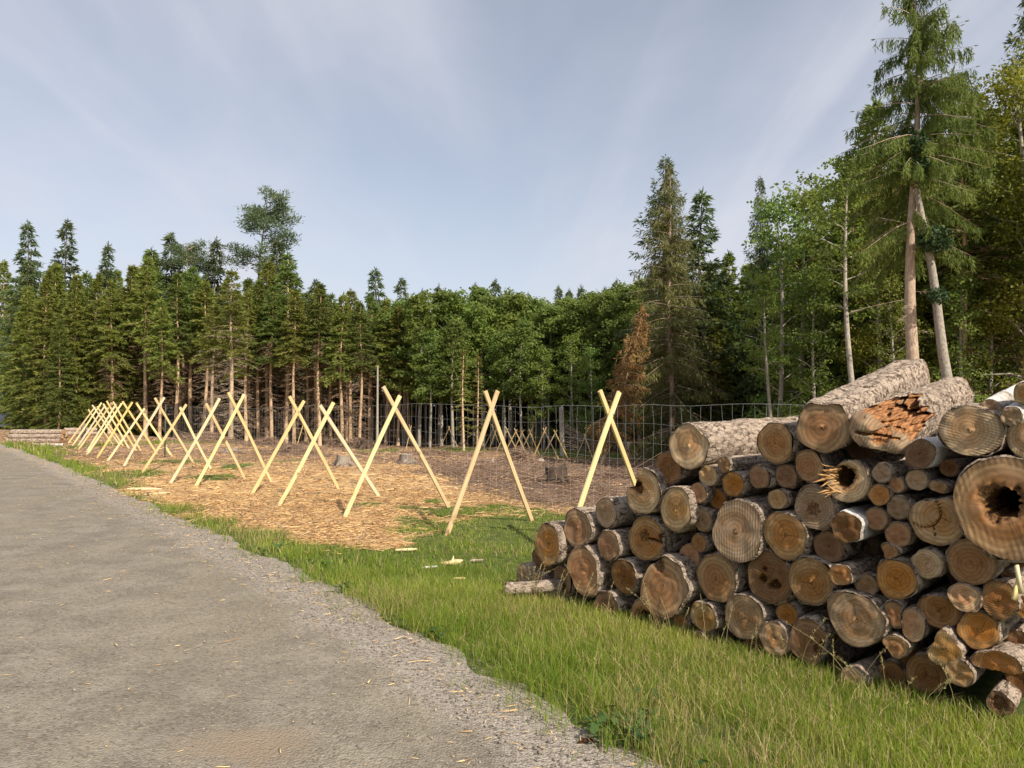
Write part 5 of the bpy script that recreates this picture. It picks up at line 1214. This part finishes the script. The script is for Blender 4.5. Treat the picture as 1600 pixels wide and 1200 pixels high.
grass_obj('grass', X, Y, np.concatenate(GH), np.concatenate(GW), T, M['grass'], 'green grass of the verge between road, clearing and log pile', rg, .5)
X, Y = np.concatenate(DXs), np.concatenate(DYs)
grass_obj('dry_grass', X, Y, np.concatenate(DH), np.concatenate(DW), rg.random(len(X)), M['drygrass'], 'dry straw-coloured grass blades mixed into the verge', rg, .65)

# seed stalks along the foot of the pile and in the verge
mb = MB(); r = np.random.default_rng(88)
for k in range(64):
    if k < 44: q = PP0 + PD * r.uniform(.1, 3.5) + PN * r.uniform(.12, .45)
    else: q = np.array(road_pt(r.uniform(7, 14), -r.uniform(.3, 1.8)))
    z = tz(*q); h = r.uniform(.18, .36); d = r.normal(size=2) * .12 * h / .3; s = np.linspace(0, 1, 5)
    P = np.stack([q[0] + d[0] * s ** 2, q[1] + d[1] * s ** 2, z + h * s], 1); mb.tube(P, np.linspace(.0016, .0008, 5), 3, .5)
    m = 18; c_ = P[-1] - (P[-1] - P[-2]) * r.uniform(0, 1.2, m)[:, None]; V, F, A = tri_sprays(c_, r.normal(size=(m, 3)) * .8 + np.array([0, 0, 1.]), r.uniform(.008, .022, m), np.full(m, .004), r.random(m), r); mb.add(V, F, A)
tag(link('seed_stalks', mb.mesh('seed_stalks'), M['drygrass']), 'thin seeding grass stalks at the foot of the log pile', 'grass', kind='stuff')

# broad-leaved weeds at the road edge
V, A = [], []
for k in range(30):
    s = r.uniform(7.5, 17); q = np.array(road_pt(s, -r.uniform(.02, .5)))
    if k < 12: g0 = ground_hit(982 + r.normal() * 22, 1158 + r.normal() * 10); q = g0[:2]
    z = tz(*q)
    for _ in range(14):
        a = r.uniform(0, 6.28); l = r.uniform(.015, .042); c_ = np.array([q[0], q[1], z]) + np.array([math.cos(a) * r.uniform(.01, .09), math.sin(a) * r.uniform(.01, .09), r.uniform(.02, .09)])
        n_ = unit(np.array([r.normal() * .5, r.normal() * .5, 1.])); u = unit(np.cross(n_, r.normal(size=3))); v = np.cross(n_, u)
        V += [c_ - u * l, c_ + v * l * .55, c_ + u * l, c_ - v * l * .55]; A += [r.random()] * 4
V = np.array(V); tag(link('weeds', np_mesh('weeds', V, np.arange(len(V)).reshape(-1, 4), {'tint': A}), M['weed']), 'low broad-leaved weeds along the road edge', 'weeds', kind='stuff')


def slivers(x, y, z, L, wd, rng, tilt, tint, bend=.0):
    """three-sided wood slivers lying about: N prisms"""
    n = len(x); a = rng.uniform(0, 6.283, n); el = rng.normal(size=n) * tilt; d = np.stack([np.cos(a) * np.cos(el), np.sin(a) * np.cos(el), np.sin(el)], 1); s = np.stack([-np.sin(a), np.cos(a), 0 * a], 1); u = np.cross(d, s)
    P = np.stack([x, y, z], 1); ro = rng.uniform(0, 6.28, n); V = []
    for e_, f in ((-.5, 1.), (.5, .55)):
        for q in range(3):
            th = ro + q * 2.0944; V.append(P + d * (L * e_)[:, None] + (s * np.cos(th)[:, None] + u * np.sin(th)[:, None] * .6) * (wd * f * .5)[:, None])
    V = np.stack(V, 1).reshape(-1, 3); b = np.arange(n)[:, None] * 6
    F4 = np.concatenate([b + np.array([[q, (q + 1) % 3, 3 + (q + 1) % 3, 3 + q]]) for q in range(3)]); F3 = np.concatenate([b + np.array([[2, 1, 0]]), b + np.array([[3, 4, 5]])])
    return V, [F4, F3], np.repeat(tint, 6)


XS, YS, LS, WS = [], [], [], []; XT, YT, ZT, LT, WT = [], [], [], [], []
for n, xr, yr, r0, r1, k in [(70000, (-9, 8), (6, 15), 7, 15, 1.), (70000, (-24, 14), (10, 31), 15, 30, 1.7), (26000, (-45, 24), (25, 64), 30, 64, 3.6)]:
    x, y = scatter(n, xr, yr, r0, r1, rg); g_, b_, a_, l_ = masks(x, y); sd = straw_sd(x, y); cl = .5 + .5 * vnoise(x, y, 1.4, 41)
    m = (rg.random(len(x)) < (1 - g_ * .93) * (1 - b_ * .85) * (1 - a_ * .5) * (.35 + .65 * cl)) & (sd < .5) & (l_ < .5) & ~pile_in(x, y)
    c = m.sum(); XS.append(x[m]); YS.append(y[m]); LS.append(rg.gamma(2.2, .055, c) * k ** .6 + .04); WS.append(rg.uniform(.006, .022, c) * k)
    m = (rg.random(len(x)) < np.clip(b_ * .75 + a_ * .35 + .05, 0, 1) * (1 - g_ * .8) * (.3 + .7 * (1 - cl))) & (sd < .3) & (l_ < .6) & ~pile_in(x, y)
    c = m.sum(); XT.append(x[m]); YT.append(y[m]); ZT.append(rg.uniform(.01, .07, c) + .05 * a_[m]); LT.append(rg.gamma(2.2, .11, c) * k ** .5 + .08); WT.append(rg.uniform(.006, .014, c) * k)
# brash heaps along the back of the clearing
for px, py, w_, h_ in [(330, 690, 45, .25), (420, 696, 40, .2), (500, 694, 50, .3), (560, 700, 40, .35), (640, 692, 60, .4), (700, 690, 60, .5), (760, 690, 50, .45), (810, 722, 26, .35), (990, 752, 60, .12), (690, 712, 60, .12), (460, 712, 40, .2), (300, 690, 30, .2)]:
    p = ground_hit(px, py); s = w_ * p[1] / FPX; n = int(800 * min(2.2, .6 + s / 2)); q = rg.normal(size=(n, 2)) * np.array([s * .5, .5 + s * .18]); x, y = p[0] + q[:, 0], p[1] + q[:, 1]
    hh = h_ * 2.3 * np.exp(-(q[:, 0] / (s * .6)) ** 2 - (q[:, 1] / (.5 + s * .2)) ** 2); XT.append(x); YT.append(y); ZT.append(hh * rg.random(n) + .02); LT.append(rg.gamma(2.5, .26, n) + .1); WT.append(rg.uniform(.010, .024, n) * max(1, p[1] / 18))
X, Y = np.concatenate(XS), np.concatenate(YS); Z = terrain(X, Y) + rg.uniform(.0, .035, len(X)); V, F, A = slivers(X, Y, Z, np.concatenate(LS), np.concatenate(WS), rg, .13, np.clip(rg.normal(size=len(X)) * .45 + .38, 0, 1))
tag(link('wood_chip_litter', np_mesh('wood_chip_litter', V, F, {'tint': A}), M['straw']), 'pale wood chips and bark shreds covering the clearing', 'wood chips', kind='stuff')
X, Y = np.concatenate(XT), np.concatenate(YT); Z = terrain(X, Y) + np.concatenate(ZT); V, F, A = slivers(X, Y, Z, np.concatenate(LT), np.concatenate(WT), rg, .22, np.clip(rg.normal(size=len(X)) * .4 + .3, 0, 1))
tag(link('twig_litter', np_mesh('twig_litter', V, F, {'tint': A}), M['twigs']), 'brown twigs and brash strewn over the back of the clearing', 'twigs', kind='stuff')
# slivers on the road
n = 2600; s = rg.uniform(6, 45, n); u = np.where(rg.random(n) < .6, np.abs(rg.normal(size=n)) * .35, np.abs(rg.normal(size=n)) * 2.2); x, y = road_pt(s, u); V, F, A = slivers(x, y, np.full(n, .026), rg.gamma(2, .016, n) + .01, rg.uniform(.003, .010, n), rg, .05, np.clip(rg.normal(size=n) * .3 + .2, 0, 1))
tag(link('road_litter', np_mesh('road_litter', V, F, {'tint': A}), M['straw']), 'small chips and needles scattered over the road', 'wood chips', kind='stuff')
# loose gravel
n = 9000; s = rg.uniform(4, 26, n); u = np.where(rg.random(n) < .7, rg.normal(size=n) * .2 + .16, rg.uniform(0, 4.5, n)); x, y = road_pt(s, u); sz = rg.gamma(3, .0014, n) + .0015
oc = np.array([(1, 0, 0), (0, 1, 0), (-1, 0, 0), (0, -1, 0), (0, 0, .7), (0, 0, -.7)], float); V = oc[None] * sz[:, None, None] * rg.uniform(.6, 1.3, (n, 6, 1)); a = rg.uniform(0, 6.28, n); ca, sa = np.cos(a)[:, None], np.sin(a)[:, None]
zb = np.where(u > 0, .022, terrain(x, y)); V = np.stack([V[..., 0] * ca - V[..., 1] * sa + x[:, None], V[..., 0] * sa + V[..., 1] * ca + y[:, None], V[..., 2] + zb[:, None]], -1).reshape(-1, 3)
f8 = np.array([(0, 1, 4), (1, 2, 4), (2, 3, 4), (3, 0, 4), (1, 0, 5), (2, 1, 5), (3, 2, 5), (0, 3, 5)]); F = (np.arange(n)[:, None, None] * 6 + f8[None]).reshape(-1, 3)
tag(link('gravel', np_mesh('gravel', V, F, {'tint': np.repeat(rg.random(n), 6)}), M['gravel']), 'loose gravel along the road edge', 'gravel', kind='stuff')
